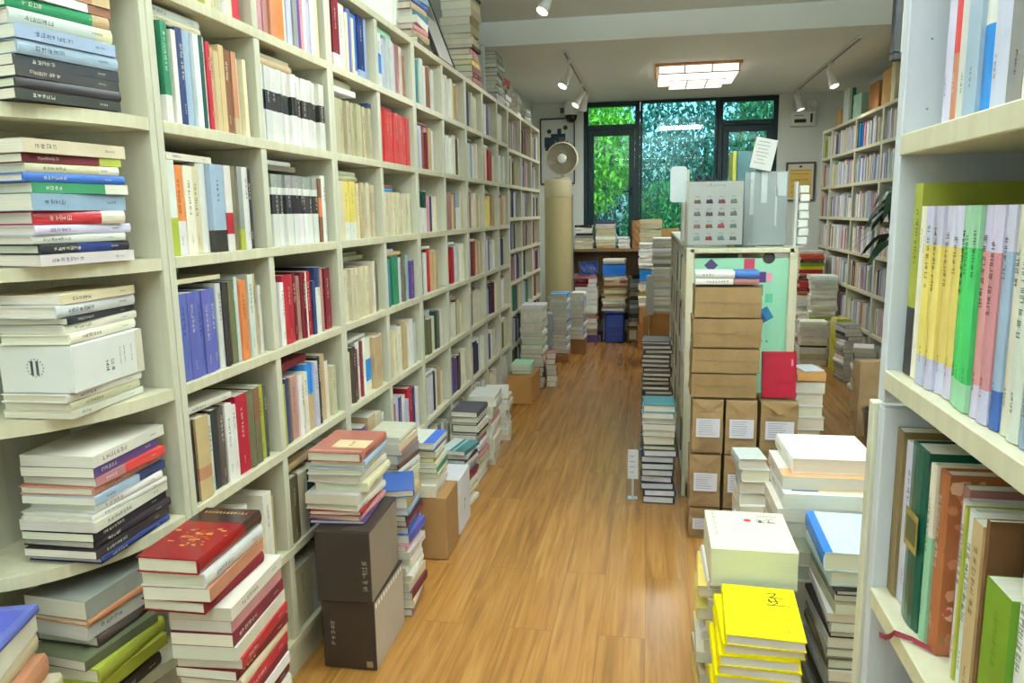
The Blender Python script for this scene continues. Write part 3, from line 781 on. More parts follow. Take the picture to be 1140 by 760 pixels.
stack('of the tall pale pile past the low carton', -1.0, 6.43, .001, .72, 'w18 i20 w44 s22 c30 w26 i24 T20 c28 M30 i26 t24 w30 i26 K30 b30 K34 w30', w=.2, l=.25, phi=.02, jr=.07, jp=.014)
stack('of the short maroon pile past the low carton', -.84, 6.42, .001, .3, 'R30 m28 b28 m26 K30 c28', w=.09, l=.15, phi=.1, jr=.05, jp=.004)
def wrapped_pack(name, label, cat, c, d, col, mat, rz=0, group=None, amp=.004, n=7, seed=1, detail=None):
    rnd = random.Random(seed); o = thing(name, label, cat, c, rz, group)
    m = MB(); hx, hy, hz = d[0] / 2 - amp, d[1] / 2 - amp, d[2] / 2 - amp
    ph = [rnd.uniform(0, 6) for _ in range(9)]
    def disp(p):
        x, y, z = p
        k = amp * .5 * (math.sin(x * 41 + ph[0] + z * 23) + math.sin(y * 37 + ph[1] - z * 31)) * .8 + amp * .35 * math.sin(x * 97 + y * 83 + z * 71 + ph[2])
        l = Vector(p).normalized()
        return Vector(p) + Vector((l.x * k, l.y * k, min(0, l.z * k) if z < 0 else l.z * k * .5))
    for ax in range(3):
        for s in (-1, 1):
            u, v = [(1, 2), (2, 0), (0, 1)][ax]; H = (hx, hy, hz)
            def P(i, j):
                p = [0, 0, 0]; p[ax] = s * H[ax]; p[u] = H[u] * (2 * i / n - 1); p[v] = H[v] * (2 * j / n - 1)
                q = disp(p); 
                if p[2] <= -hz + 1e-6: q.z = -hz
                return q
            for i in range(n):
                for j in range(n):
                    f = [P(i, j), P(i + 1, j), P(i + 1, j + 1), P(i, j + 1)]
                    m.face(f if s > 0 else f[::-1], col)
    me = m.obj('wrapping', mat, o, loc=(0, 0, d[2] / 2 - amp), smooth=True)
    if detail: detail(o, d)
    return o
GREYW = (150, 158, 162)
carton('carton', 'small brown carton under the pink wrapped bundle', 'carton', (-.95, 6.97, .001), (.12, .2, .055), (140, 100, 62), CARD, 0)
wrapped_pack('wrapped_bundle', 'pink and white wrapped bundle near the far left shelf end', 'bundle', (-.95, 6.97, .058), (.13, .21, .17), (222, 170, 178), WRAP, 0, None, .006, 7, 4)
wrapped_pack('wrapped_bundle', 'silvery plastic wrapped bundle on top of the pink one', 'bundle', (-.965, 6.97, .23), (.16, .24, .36), GREYW, WRAP, .1, None, .012, 9, 5)
carton('carton', 'brown carton under the pale blue far pile', 'carton', (-.9, 7.55, .001), (.2, .24, .09), (150, 104, 62), CARD, 0)
stack('of the pale blue pile by the round column', -.9, 7.55, .094, .70, 'a14 x22 w20 x24 s20 x24 w22 x24 e16 x24 w24 x26 x24 s24 x26 w24 x26', w=.19, l=.23, phi=-.05, jr=.05, jp=.006, over={0: dict(decor=dec_bands((-.46, .46, .03, .12, (240, 240, 240)), (-.46, .46, .85, .97, (240, 240, 240))))})
carton('carton', 'brown carton under the second pale blue pile', 'carton', (-.75, 8.0, .001), (.16, .2, .16), (140, 98, 60), CARD, 0)
stack('of the second pale blue pile behind', -.75, 8.0, .164, .66, 'w24 x24 x26 s24 w24 x26 g24 w24 x24 x26 w24', w=.15, l=.2, phi=-.05, jr=.05, jp=.006)
KR = (140, 112, 76)
# things on top of the left bookcases
TOPZ = RZ[0] + BT / 2 + .001
def lean_board(name, label, cat, c, wy, h, th, tilt, col, edge, mat=PAINT, axis='y', art=None):
    """a board standing on the bookcase top and leaning back along +y"""
    o = thing(name, label, cat, c, 0)
    R = Matrix.Rotation(-tilt, 3, 'X')
    m = MB(); m.box(R @ Vector((0, 0, h / 2)), (wy - .02, th, h - .02), col, R=R); m.obj('board', mat, o)
    m = MB()
    for cx_, cz_, dx_, dz_ in ((0, .008, wy, .016), (0, h - .008, wy, .016), (-wy / 2 + .008, h / 2, .016, h - .034), (wy / 2 - .008, h / 2, .016, h - .034)):
        m.box(R @ Vector((cx_, 0, cz_)), (dx_, th + .01, dz_), edge, R=R, b=.002)
    m.obj('board_frame', PAINT, o)
    return o
lean_board('picture_board', 'plain white board leaning on top of the left bookcase', 'board', (-1.265, 3.40, TOPZ + .006), .27, .36, .012, .12, (226, 224, 214), (214, 210, 198))
stack('of the old pile on top of the bookcase', -1.225, 3.83, TOPZ, 2.80, 't24 K18 t22 w24 K16 t24 w20 x20 B16 t22 e20 w24 P18 t24 K20', w=.17, l=.23, phi=.0, jr=.08, jp=.008)
lp = thing('leaning_picture', 'tall dark framed picture leaning back against the wall on the bookcase top', 'picture', (-1.16, 4.36, TOPZ + .004))
Rp = Matrix.Rotation(-.36, 3, 'Y')
def lpbox(mb, y, z, dy, dz, th, c, x=0.): mb.box(Rp @ Vector((x, y, z)), (th, dy, dz), c, R=Rp, b=.002)
m = MB(); lpbox(m, 0, .31, .33, .58, .012, (214, 214, 210)); lpo = m.obj('picture_sheet', PAINT, lp)
m = MB(); lpbox(m, 0, .42, .24, .26, .003, (120, 122, 124), .008); m.obj('printed_image', PAINT, lpo)
m = MB()
for y_, z_, dy_, dz_ in ((0, .012, .37, .02), (0, .608, .37, .02), (-.175, .31, .02, .574), (.175, .31, .02, .574)): lpbox(m, y_, z_, dy_, dz_, .024, (44, 36, 34))
m.obj('picture_frame', PAINT, lp)
stack('of the tan pile on top of the bookcase', -1.235, 5.02, TOPZ, 2.9, 'T22 K14 T20 2#c40 2#T40 c26 T30 K18 P30 t26 y24 R34 m28 R30', w=.2, l=.24, phi=.02, jr=.1, jp=.012)
lean_board('picture_board', 'pale grey-white panel standing on top of the bookcase', 'board', (-1.27, 5.42, TOPZ + .006), .2, .34, .02, .04, (206, 212, 206), (196, 204, 198))
stack('of the grey pile on the bookcase top', -1.24, 5.84, TOPZ, 2.68, 'g18 T20 g24 s20 T22 g20 w22 T22 s22 g20 w22 s22', w=.21, l=.27, phi=0, jr=.07, jp=.01)
stack('of the short pile on the bookcase top', -1.24, 6.22, TOPZ, 2.56, 'C36 T22 g22 w20 s22 T22', w=.17, l=.23, phi=.05, jr=.08, jp=.008)
stack('of the pale pile at the far bookcase top', -1.24, 6.75, TOPZ, 2.52, 's18 w22 T22 g20 w22', w=.17, l=.23, phi=.05, jr=.08, jp=.008)
stack('of the last low pile on the bookcase top', -1.24, 7.3, TOPZ, 2.46, 'w22 g20 i22 s20', w=.17, l=.23, phi=-.05, jr=.08, jp=.008)
# ------------------------------------------------------------------ centre: island bookcase and what stands before it
isl = thing('island_bookcase', 'double-sided cream island bookcase with a mint green end panel', 'bookcase', (0, 0, 0))
IX0, IX1, IY0, IY1, IZ = .185, .705, 3.92, 7.2, 1.31
panel('core_panel', SHELF_IN, isl, ((IX0 + IX1) / 2, (IY0 + IY1) / 2, IZ / 2 + .02), (.02, IY1 - IY0 - .07, IZ - .05))
IR = [1.295, .985, .67, .36, .055]
for z in IR:
    panel('shelf', SHELF, isl, ((IX0 + IX1) / 2, (IY0 + IY1) / 2, z), (IX1 - IX0, IY1 - IY0 - .06, .026))
ups = [IY0 + .65 * k for k in range(1, 5)] + [IY1 - .012]
for y in ups:
    for s in (0, 1):
        for za, zb in zip(IR[1:], IR[:-1]): panel('divider', SHELF_IN, isl, (IX0 + .125 if s == 0 else IX1 - .125, y, (za + zb) / 2), (.248, .022, zb - za - .027))
panel('plinth', SHELF, isl, ((IX0 + IX1) / 2, (IY0 + IY1) / 2, .021), (IX1 - IX0 - .04, IY1 - IY0 - .07, .04))
ef = MB()
for x in (IX0 + .012, IX1 - .012): ef.box((x, IY0, IZ / 2 + .002), (.04, .045, IZ), W3, b=.003)
ef.box(((IX0 + IX1) / 2, IY0, IZ - .012), (IX1 - IX0 - .02, .045, .024), W3, b=.003); ef.box(((IX0 + IX1) / 2, IY0, .04), (IX1 - IX0 - .02, .045, .08), W3, b=.003)
ef.obj('end_frame', SHELF, isl)
ep = MB(); ep.box(((IX0 + IX1) / 2, IY0 + .004, IZ / 2), (IX1 - IX0 - .018, .02, IZ - .1), (150, 204, 172)); epo = ep.obj('end_panel', PAINT, isl)
yy = IY0 - .0066; nsh = [0]
def shape_part(pts, c, nm='coloured_shape'):
    sh = MB(); sh.face(pts, c); sh.obj(nm, PAINT, epo); nsh[0] += 1
def sq(cx, cz, s, c, rot=0, sx=1):
    a = [(cx + s * sx * math.cos(rot + PI / 4 + k * PI / 2), yy - nsh[0] * .00006, cz + s * math.sin(rot + PI / 4 + k * PI / 2)) for k in range(4)]
    shape_part(a, c)
sq(.30, 1.225, .034, (60, 46, 82), PI / 4); sq(.485, 1.232, .036, (170, 56, 80)); sq(.54, 1.165, .038, (70, 30, 92)); sq(.583, 1.165, .03, (226, 140, 164), 0, .6)
shape_part([(.577 + .03 * math.cos(t * PI / 10), yy - .0004, 1.262 + .03 * math.sin(t * PI / 10)) for t in range(20)], (46, 34, 36))
sq(.585, 1.06, .032, (92, 178, 140), 0, .8); sq(.545, 1.1, .04, (90, 92, 80), 0, .35); sq(.567, .975, .046, (34, 104, 140), .55); sq(.549, .955, .03, (40, 40, 92), .55)
for x in (.55, .575):
    sh = MB(); glyphs(sh, (x, yy - .001, .85), (1, 0, 0), (0, 0, 1), .016, 1, (70, 90, 84)); sh.obj('printed_character', PAINT, epo)
ys = [IY0 + .03] + ups
for a, b_ in zip(ys[:-1], ys[1:]):
    for z in IR[1:]:
        for s in (-1, 1):
            row(' '.join(random.choice(pool + ['y', 'o', 'G', 'r']) + str(random.choice((12, 16, 20, 24))) for _ in range(30)), IX0 + .002 if s < 0 else IX1 - .002, a + .014, b_ - random.choice((.016, .06, .14)), z + .013, None, facing=s, hmax=.235, inset=(.004, .02))

def bundle_front(o, d):
    m = MB(); y = -d[1] / 2 - .0012; k = (148, 110, 68)
    m.face([(-d[0] / 2 + .006, y, d[2] - .008), (d[0] / 2 - .006, y, d[2] - .008), (0, y - .001, d[2] * .76)], (150, 120, 82)); m.obj('folded_flap', KRAFT, o)
    m = MB(); m.face([(-d[0] / 2 + .006, y, .008), (d[0] / 2 - .006, y, .008), (0, y - .001, d[2] * .22)], (126, 99, 66)); m.obj('folded_flap', KRAFT, o)
    sheet(o, 'paper_label', (-d[0] * .36, y - .0016, d[2] * .3), (d[0] * .74, 0, 0), (0, 0, d[2] * .34), (222, 220, 232), 7)
G_B = 'paper wrapped book bundles before the island'
for lv, z0, z1, nm in ((2, .412, .667, 'upper'), (1, .156, .411, 'middle'), (0, .001, .155, 'lowest')):
    for k, (x0, x1, nm2) in enumerate(((.19, .333, 'left'), (.338, .482, 'right'))):
        wrapped_pack('paper_bundle', f'{nm} {nm2} brown paper bundle with a white label before the island', 'bundle', ((x0 + x1) / 2 + random.uniform(-.003, .003) * (0 if k else 1), 3.475, z0), (x1 - x0 - .002, .19, z1 - z0), KR, KRAFT, 0, G_B, .0035, 8, lv * 7 + k, bundle_front)
wrapped_pack('paper_bundle', 'tall brown paper bundle with white label under the red binder', 'bundle', (.572, 3.475, .412), (.165, .19, .25), (128, 102, 68), KRAFT, 0, G_B, .0035, 8, 31, bundle_front)
carton('carton', 'brown carton beneath the bundle that carries the red binder', 'carton', (.572, 3.475, .001), (.165, .18, .409), (150, 112, 68), CARD)
zz = .670
for k, (x0, x1, z1) in enumerate(((.185, .475, .783), (.187, .483, .898), (.188, .487, 1.032), (.193, .481, 1.172))):
    def seam(o, d):
        m = MB(); y = -d[1] / 2 - .0006
        m.face([(-d[0] / 2 + .012, y, d[2] * .5), (d[0] / 2 - .012, y, d[2] * .47), (d[0] / 2 - .012, y - .0008, d[2] * .44), (-d[0] / 2 + .012, y - .0008, d[2] * .47)], (104, 80, 50)); m.obj('paper_seam', KRAFT, o)
    wrapped_pack('paper_bundle', f"wide brown paper bundle, {['lowest', 'second from bottom', 'third from bottom', 'topmost'][k]} of four stacked", 'bundle', ((x0 + x1) / 2, 3.50, zz), (x1 - x0, .22, z1 - zz - .001), (128, 101, 65), KRAFT, 0, 'wide paper bundles stacked before the island', .0032, 9, 50 + k, seam)
    zz = z1
stack('on the topmost wide paper bundle', .333, 3.465, 1.176, 1.234, 'w28h27/B38* w26h27/R40*', w=.15, l=.27, phi=-PI / 2, jr=.03, jp=.004, glyph_p=1)
bn = thing('ring_binder', 'glossy dark red binder leaning on the rightmost paper bundle', 'binder', (.572, 3.43, .664))
m = MB(); Rl = Matrix.Rotation(-.13, 3, 'X'); m.box(Rl @ Vector((0, 0, .104)) + Vector((0, 0, .002)), (.145, .004, .208), (138, 12, 36), R=Rl, b=.002); m.box(Rl @ Vector((0, .03, .104)) + Vector((0, 0, .002)), (.145, .004, .206), (122, 12, 34), R=Rl, b=.002); m.box(Rl @ Vector((-.0705, .015, .104)) + Vector((0, 0, .002)), (.004, .034, .208), (122, 12, 34), R=Rl, b=.002)
m.obj('cover', GLOSSY, bn)
m = MB(); m.box(Rl @ Vector((.0, .015, .1)) + Vector((0, 0, .002)), (.132, .024, .19), PAGE, R=Rl); m.obj('page_block', PAINT, bn)
m = MB(); m.box(Rl @ Vector((.055, -.0026, .16)) + Vector((0, 0, .002)), (.008, .0006, .03), (196, 120, 130), R=Rl); m.obj('cover_mark', PAINT, bn)

# poster stand on the island
ps = thing('poster_stand', 'clear acrylic stand holding a white poster with sixteen small pictures', 'poster stand', (0, 4.06, IZ + .0005))
m = MB(); m.box((.34, 0, .004), (.36, .14, .006), (214, 222, 218)); m.box((.335, -.05, .172), (.34, .003, .33), (214, 222, 218)); m.box((.335, -.038, .172), (.34, .003, .33), (214, 222, 218)); m.obj('acrylic_holder', ACRYLIC, ps)
m = MB(); m.box((.322, -.044, .172), (.27, .003, .318), (226, 228, 224)); pp = m.obj('poster', PAINT, ps)
m = MB(); y = -.0462
glyphs(m, (.29, y, .322), (1, 0, 0), (0, 0, 1), .01, 1, (120, 120, 120)); 
for k in range(7): glyphs(m, (.28 + k * .013, y, .315), (1, 0, 0), (0, 0, 1), .009, 1, (140, 140, 140))
cols = ['90744e', '5a3a6e', 'a04a5e', '9a9a94', '8c8a86', '6e5a56', '7e6a62', '9a9aa0', 'b08484', 'a0662e', 'd04a58', '88949c', 'a8c0c0', 'b04646', '8aa4bc', '7c8088']
random.seed(3)
for i in range(4):
    for j in range(4):
        c = cols[i * 4 + j]; c = tuple(int(c[a:a + 2], 16) for a in (0, 2, 4)); x = .232 + j * .06; z = .235 - i * .062
        m.face([(x - .018, y, z - .012), (x + .018, y, z - .012), (x + .013, y, z + .006), (x + .004, y, z + .002 + random.uniform(0, .014)), (x - .006, y, z + .004), (x - .014, y, z + .008)], c)
        m.quad((x - .016, y, z - .013), (.032, 0, 0), (0, 0, .004), tuple(v * .6 for v in c))
        m.quad((x - .012, y, z + .022), (.02, 0, 0), (0, 0, .0015), (150, 150, 150)); m.quad((x - .012, y, z + .018), (.026, 0, 0), (0, 0, .0012), (170, 170, 170))
m.obj('printed_pictures', PAINT, pp)
m = MB()
for x, z in ((.18, .33), (.49, .33), (.18, .02), (.49, .02)): m.lathe([(0, -.003), (.005, -.003), (.005, .003), (0, .003)], (180, 184, 186), 0, 10, T((x, -.055, z)) @ Rx(PI / 2))
m.obj('stand_screws', METAL, ps)
gp = thing('display_board', 'grey display board standing behind the poster stand', 'board', (.585, 4.16, IZ + .0005))
m = MB(); m.box((0, 0, .19), (.215, .016, .38), (150, 156, 156), b=.002); m.obj('board', PAINT, gp); m = MB(); m.box((0, .05, .005), (.2, .12, .008), (150, 156, 156), b=.002); m.obj('base', PAINT, gp)
m = MB()
for x, z, w_, h_ in ((-.07, .27, .02, .22), (-.01, .3, .03, .16), (.05, .2, .012, .2), (.075, .315, .05, .12)): m.box((x, -.0105, z), (w_, .004, h_), (206, 212, 212))
m.obj('clear_sleeves', PLASTIC, gp)
bk = thing('booklet', 'white booklet leaning above the grey display board', 'booklet', (.545, 4.13, IZ + .385), 0)
Rb = Matrix.Rotation(.22, 3, 'Y') @ Matrix.Rotation(-.1, 3, 'X'); m = MB(); m.box(Rb @ Vector((0, 0, .085)), (.11, .01, .16), (222, 222, 216), R=Rb, b=.002); bo = m.obj('cover', PAINT, bk)
m = MB()
for k in range(7): m.box(Rb @ Vector((-.01, -.0056, .145 - k * .018)), (random.uniform(.03, .07), .0004, .005), (170, 170, 164), R=Rb)
m.obj('printed_lines', PAINT, bo)
fl = thing('file_folder', 'thin yellow and teal folders upright on the island top', 'folder', (.47, 4.42, IZ + .0005))
m = MB(); m.box((-.03, 0, .25), (.02, .2, .5), (206, 208, 96), b=.002); m.obj('yellow_sleeve', PAINT, fl); m = MB(); m.box((.035, 0, .25), (.1, .16, .5), (96, 132, 140), b=.003); m.obj('teal_sleeve', PAINT, fl)
ca = thing('card_rack', 'stacked white card slips on the right corner of the island top', 'card rack', (.735, 4.0, IZ + .0005))
m = MB(); m.box((-.025, .02, .16), (.012, .05, .32), (214, 216, 210)); m.box((-.03, .02, .003), (.1, .1, .004), (214, 216, 210)); m.obj('back_plate', PAINT, ca)
for k in range(7):
    m = MB(); m.box((.006 + (k % 2) * .005, 0, .03 + k * .042), (.045, .06, .036), (232, 232, 226), b=.004); m.obj('card_slip', PAINT, ca)
pc = thing('plastic_sleeve', 'white rounded plastic sleeve at the left of the island top', 'sleeve', (.135, 4.26, IZ + .0005))
m = MB(); m.box((.055, .0, .2), (.012, .2, .4), (214, 206, 190), b=.002); m.obj('support_board', SHELF, pc)
m = MB(); pts = [(.04 * math.cos(a) * 1 + (.0 if math.cos(a) > 0 else -.0), a) for a in [0]]
ring = []
for (cx_, cz_, a0) in ((.03, .4, 0), (-.02, .4, PI / 2), (-.02, .25, PI), (.03, .25, 1.5 * PI)):
    for k in range(5): a = a0 + k * PI / 8; ring.append((cx_ + .018 * math.cos(a), cz_ + .018 * math.sin(a)))
m.face([(x, -.106, z) for x, z in ring], (214, 224, 226)); m.face([(x, -.098, z) for x, z in ring][::-1], (214, 224, 226))
for (x, z), (x2, z2) in zip(ring, ring[1:] + ring[:1]): m.face([(x, -.106, z), (x, -.098, z), (x2, -.098, z2), (x2, -.106, z2)], (226, 232, 232))
m.obj('sleeve', PLASTIC, pc)
pn = thing('paper_roll', 'pale paper sheets laid across the island top behind the poster', 'paper', (.36, 4.72, IZ + .0005))
m = MB(); m.box((0, 0, .17), (.36, .22, .34), (214, 218, 216), b=.01); m.obj('sheets', PAINT, pn)
bi = thing('figurine', 'small dark ornament with two round heads on the island papers', 'ornament', (.30, 4.66, IZ + .3425))
m = MB()
for s in (-1, 1): m.lathe([(0, 0), (.022, .003), (.026, .014), (.018, .026), (.02, .034), (.012, .046), (0, .05)], (48, 52, 60), 0, 14, T((s * .026, 0, 0)))
m.obj('bodies', PLASTIC, bi, smooth=True); m = MB(); m.box((0, 0, .02), (.03, .012, .012), (60, 64, 70), b=.002); m.obj('bridge', PLASTIC, bi)

# floor piles left of the island
stack('of the navy and white pile left of island', .055, 3.885, .001, .525, 'e24 x20 w18 e22 w18 D30 K14 7#n22 n24', w=.17, l=.21, phi=0, jr=.06, jp=.008, over={k: dict(col=(38, 44, 70), page=(240, 240, 240), soft=False, ct=.0036) for k in range(7, 15)})
stack('of the dark brown pile left of island', .05, 4.555, .001, .74, 'D18 14#K24 K30 10#K26', w=.175, l=.21, phi=0, jr=.08, jp=.01, over={k: dict(page=(206, 196, 170), soft=False, ct=.0058, col=(58, 46, 42)) for k in range(26)})
tg = thing('price_card', 'small white card on a stand beside the navy and white pile', 'card', (-.075, 3.83, .001))
m = MB(); m.box((0, 0, .19), (.055, .004, .16), (226, 230, 236), b=.001); m.obj('card', PAINT, tg); m = MB(); m.box((0, .004, .06), (.012, .003, .12), (190, 196, 200)); m.box((0, .01, .002), (.05, .04, .004), (190, 196, 200)); m.obj('stand', PLASTIC, tg)
sheet(tg, 'printed_lines', (-.02, -.0026, .13), (.04, 0, 0), (0, 0, .12), (226, 230, 236), 4)

# right of the bundles and the foreground piles
stack('of the white pile right of the bundles', .745, 3.70, .001, .70, 'w30 w34 w30 w34 w30 i34 w30 w34 w34 w34 w34 w30', w=.13, l=.17, phi=PI, jr=.05, jp=.006)
carton('carton', 'shallow brown carton on the white pile beside the red binder', 'carton', (.745, 3.70, .702), (.13, .18, .045), (176, 130, 80), CARD, 0)
carton('paper_stack', 'small sheaf of printed paper on the shallow brown carton', 'paper', (.745, 3.70, .7475), (.1, .14, .008), (206, 208, 220), PAINT, .2, flaps=False)
stack('of the little white pile beside the bundles', .425, 3.16, .001, .49, 'w22 w26 s24 w26 i24 w26 w30 w30 w30', w=.12, l=.17, phi=PI, jr=.1, jp=.01)
stack('of the big white pile at right', .545, 2.42, .001, .75, 'w30h26* w26h26 w30h26* i26 w30 c28 w30 w30 w30 i30 w30 w36 w36 w40 w40', w=.27, l=.25, phi=PI, jr=.025, jp=.006, shift=lambda i: [(.006, .03), (-.012, .0), (-.018, -.045), (-.03, -.05)][min(i, 3)], decor=rot180(dec_white), glyph_p=.1,
      over={1: dict(bands=[], decor=rot180(dec_bands((-.5, .5, .72, 1, (240, 160, 110)))), col=(236, 232, 222)), 2: dict(decor=rot180(dec_bands((-.4, -.1, .75, .9, (90, 96, 110)), (-.1, .45, .8, .96, (236, 200, 170)))))})
stack('of the cream and yellow pile', .272, 2.125, .001, .492, 'w24 y30 i26 y30 c28 w26 y30 i28 y30 c30 i30 y36 w36 c40', w=.2, l=.235, phi=PI, jr=.06, jp=.01, shift=lambda i: (-.03 if i % 2 else -.006, -.004))
stack('on the cream and yellow pile, a thick box set', .285, 2.10, .494, .602, 'i108h27', w=.225, l=.27, phi=PI, jr=0, jp=0, decor=rot180(dec_cream), glyph_p=0, over={0: dict(col=(236, 234, 206), board=(236, 234, 206), page=(228, 226, 198), soft=True, mat=PAINT)}, group='thick cream box set')
stack('of the bright yellow pile in the foreground', .285, 1.818, .001, .515, 'Y30h25 Y30h24 Y30h24 3#Y30 6#Y34 4#Y40', w=.195, l=.245, phi=PI - .02, jr=.05, jp=.008, decor=rot180(dec_yellow), glyph_p=0, shift=lambda i: ((0, 0) if i == 0 else (-.016, -.004)),
      over={k: dict(col=(247, 228, 0), page=(232, 230, 226), soft=False, mat=COVER) for k in range(16)}, group='bright yellow hardbacks in the foreground pile')
stack('of the blue-topped pile by the right bookcase', .55, 2.095, .001, .615, 'x44h28 s36h27 k12 g20 T24 w20 g26 k14 s26 g22 q26 w24 g30 k30 s30 g40 w40 k40', w=.175, l=.27, phi=PI, jr=.05, jp=.008, shift=lambda i: (0, 0) if i < 2 else (.012, -.01), glyph_p=.2,
      decor=dec_bands((.36, .5, 0, 1, (40, 110, 190))), over={0: dict(col=(206, 222, 238), bands=[(0, 1, (36, 110, 196))], board=(206, 222, 238), soft=False, mat=GLOSSY)})

# ------------------------------------------------------------------ near bookcase at the right edge
NX = .335
nb = thing('bookcase', 'cream bookcase in the right foreground holding yellow, green and pink spines', 'bookcase', (0, 0, 0))
NZ = [2.24, 1.91, 1.583, 1.255, .92, .585, .25]
NB0, NB1, NXB = .25, 1.166, .63
nm_ = (NX + NXB) / 2; nd = NXB - NX
panel('side_panel', NEARPANEL, nb, (nm_, NB1 - .013, 1.74), (nd, .026, 1.04)); panel('side_panel', SHELF_IN, nb, (nm_ - .002, NB1 + .0145, .607), (nd + .004, .026, 1.212))
panel('side_panel', NEARPANEL, nb, (nm_, NB1 - .013, .607), (nd - .004, .0255, 1.21))
panel('side_panel', SHELF_IN, nb, (nm_, NB0 + .013, 1.13), (nd, .026, 2.25))
for z in NZ: panel('shelf', SHELF, nb, (nm_ - .001, (NB0 + NB1) / 2, z), (nd, NB1 - NB0 - .054, .028))
panel('plinth', SHELF, nb, (NX + .02, (NB0 + NB1) / 2, .118), (.02, NB1 - NB0 - .054, .23))
panel('back_panel', SHELF_IN, nb, (NXB - .004, (NB0 + NB1) / 2, 1.25), (.006, NB1 - NB0 - .054, 1.95))
m = MB()
for x, z in ((NX + .03, 1.72), (NX + .03, 1.63), (NX + .03, 1.46), (NX + .03, 1.36), (NX + .035, 1.5)): m.lathe([(0, 0), (.0016, 0), (.0016, -.001), (0, -.001)], (150, 148, 142), 0, 8, T((x, NB1 - .0265, z)) @ Rx(PI / 2))
m.obj('screw_caps', METAL, nb)
def near_label(rw):
    def f(ordn, colour, kind): return f"{colour} book, {ordn} from left on the {rw} shelf of right foreground bookcase"
    return f
GN = 'books in the right foreground bookcase'
row('z25h26* C25h27/N30* w25h25* x36h26* w28h26/a36* z36h26* g34h25 w30h25* x28h24* i30h25* B24h24* w30h25* c30h24* z26h24* w24h24* r22h24* w30h24* i26h24*', NX, 1.066, NB0 + .03, 1.598, near_label('upper'), GN, -1, -1, .3, inset=(.018, .024), glyph_p=.8)
row('l30h26w18/k36 i11h23* i10h23* i10h23 4#y25h23/z17^z21* 3#H20h23/M14^M20* 2#P24h23/z16^z21* x20h23/B18^z20* i22h23* w24h23* x22h23* z24h23* w26h23* y24h23* M22h23* w30h23* i26h23* P24h23* w26h23* x24h23*', NX, 1.122, NB0 + .03, 1.2695, near_label('middle'), GN, -1, -1, .27, inset=(.012, .018), glyph_p=1)
def dec_album(mb, w, h, t):
    for s in (-1, 1):
        y = s * (t / 2 + .0004)
        for k in range(170):
            a, b_ = random.uniform(-w / 2 + .01, w / 2 - .01), random.uniform(.01, h - .01); s_ = random.uniform(.004, .013)
            mb.face([(a + s_ * math.cos(i * 1.05) * random.uniform(.6, 1), y + s * .000002 * k, b_ + s_ * math.sin(i * 1.05) * random.uniform(.6, 1)) for i in range(6)], random.choice([(206, 156, 116), (150, 90, 60), (182, 120, 84), (112, 104, 60), (170, 84, 70), (220, 180, 150)]))
def dec_greenbook(mb, w, h, t):
    mb.quad((w / 2 + .0006, -t * .4, h * .42), (0, t * .8, 0), (0, 0, h * .22), (150, 128, 70)); mb.quad((w / 2 + .0009, -t * .3, h * .46), (0, t * .6, 0), (0, 0, h * .14), (70, 84, 50))
row('q28h25 z36h24* D62h25 i20h24/M60* N30h24w17 R20h23 w24h22* l6h22 w30h22* t26h22* b8h23 n22h21 F56h18 w30h22* i24h22* r24h22* c30h22*', NX, 1.138, NB0 + .03, .9345, near_label('lower'), GN, -1, -1, .27, inset=(.022, .03), glyph_p=.4, over={0: dict(col=(116, 96, 58)), 2: dict(decor=dec_greenbook, soft=False, ins=.018, col=(12, 70, 54)), 4: dict(ins=.026, col=(150, 88, 50), decor=dec_album, soft=False, title=True), 5: dict(ins=.045), 6: dict(ins=.035), 7: dict(ins=.03), 8: dict(ins=.03), 11: dict(ins=.075), 12: dict(ins=.02, col=(96, 136, 34), title=False, ink=(84, 120, 30))})
stack('on the lowest visible shelf of right foreground bookcase', .44, .99, .6, .80, 'P20h22 w30h22 w28 i24 w30 w24', w=.15, l=.2, phi=PI, jr=.05, jp=.004)
rb = thing('bookmark_ribbon', 'dark red ribbon bookmark hanging over the lower right foreground shelf', 'ribbon', (0, 0, 0))
m = MB(); rp = [(.362, .965, .939), (.345, .985, .9405), (.328, 1.0, .9395), (.3265, 1.015, .925), (.3265, 1.035, .912), (.327, 1.06, .902)]
for a, b_ in zip(rp[:-1], rp[1:]): m.face([(a[0], a[1], a[2] + .004), (b_[0], b_[1], b_[2] + .004), (b_[0] - .0006, b_[1] - .004, b_[2] - .003), (a[0] - .0006, a[1] - .004, a[2] - .001)], (110, 40, 48))
m.obj('ribbon_band', CLOTH, rb)

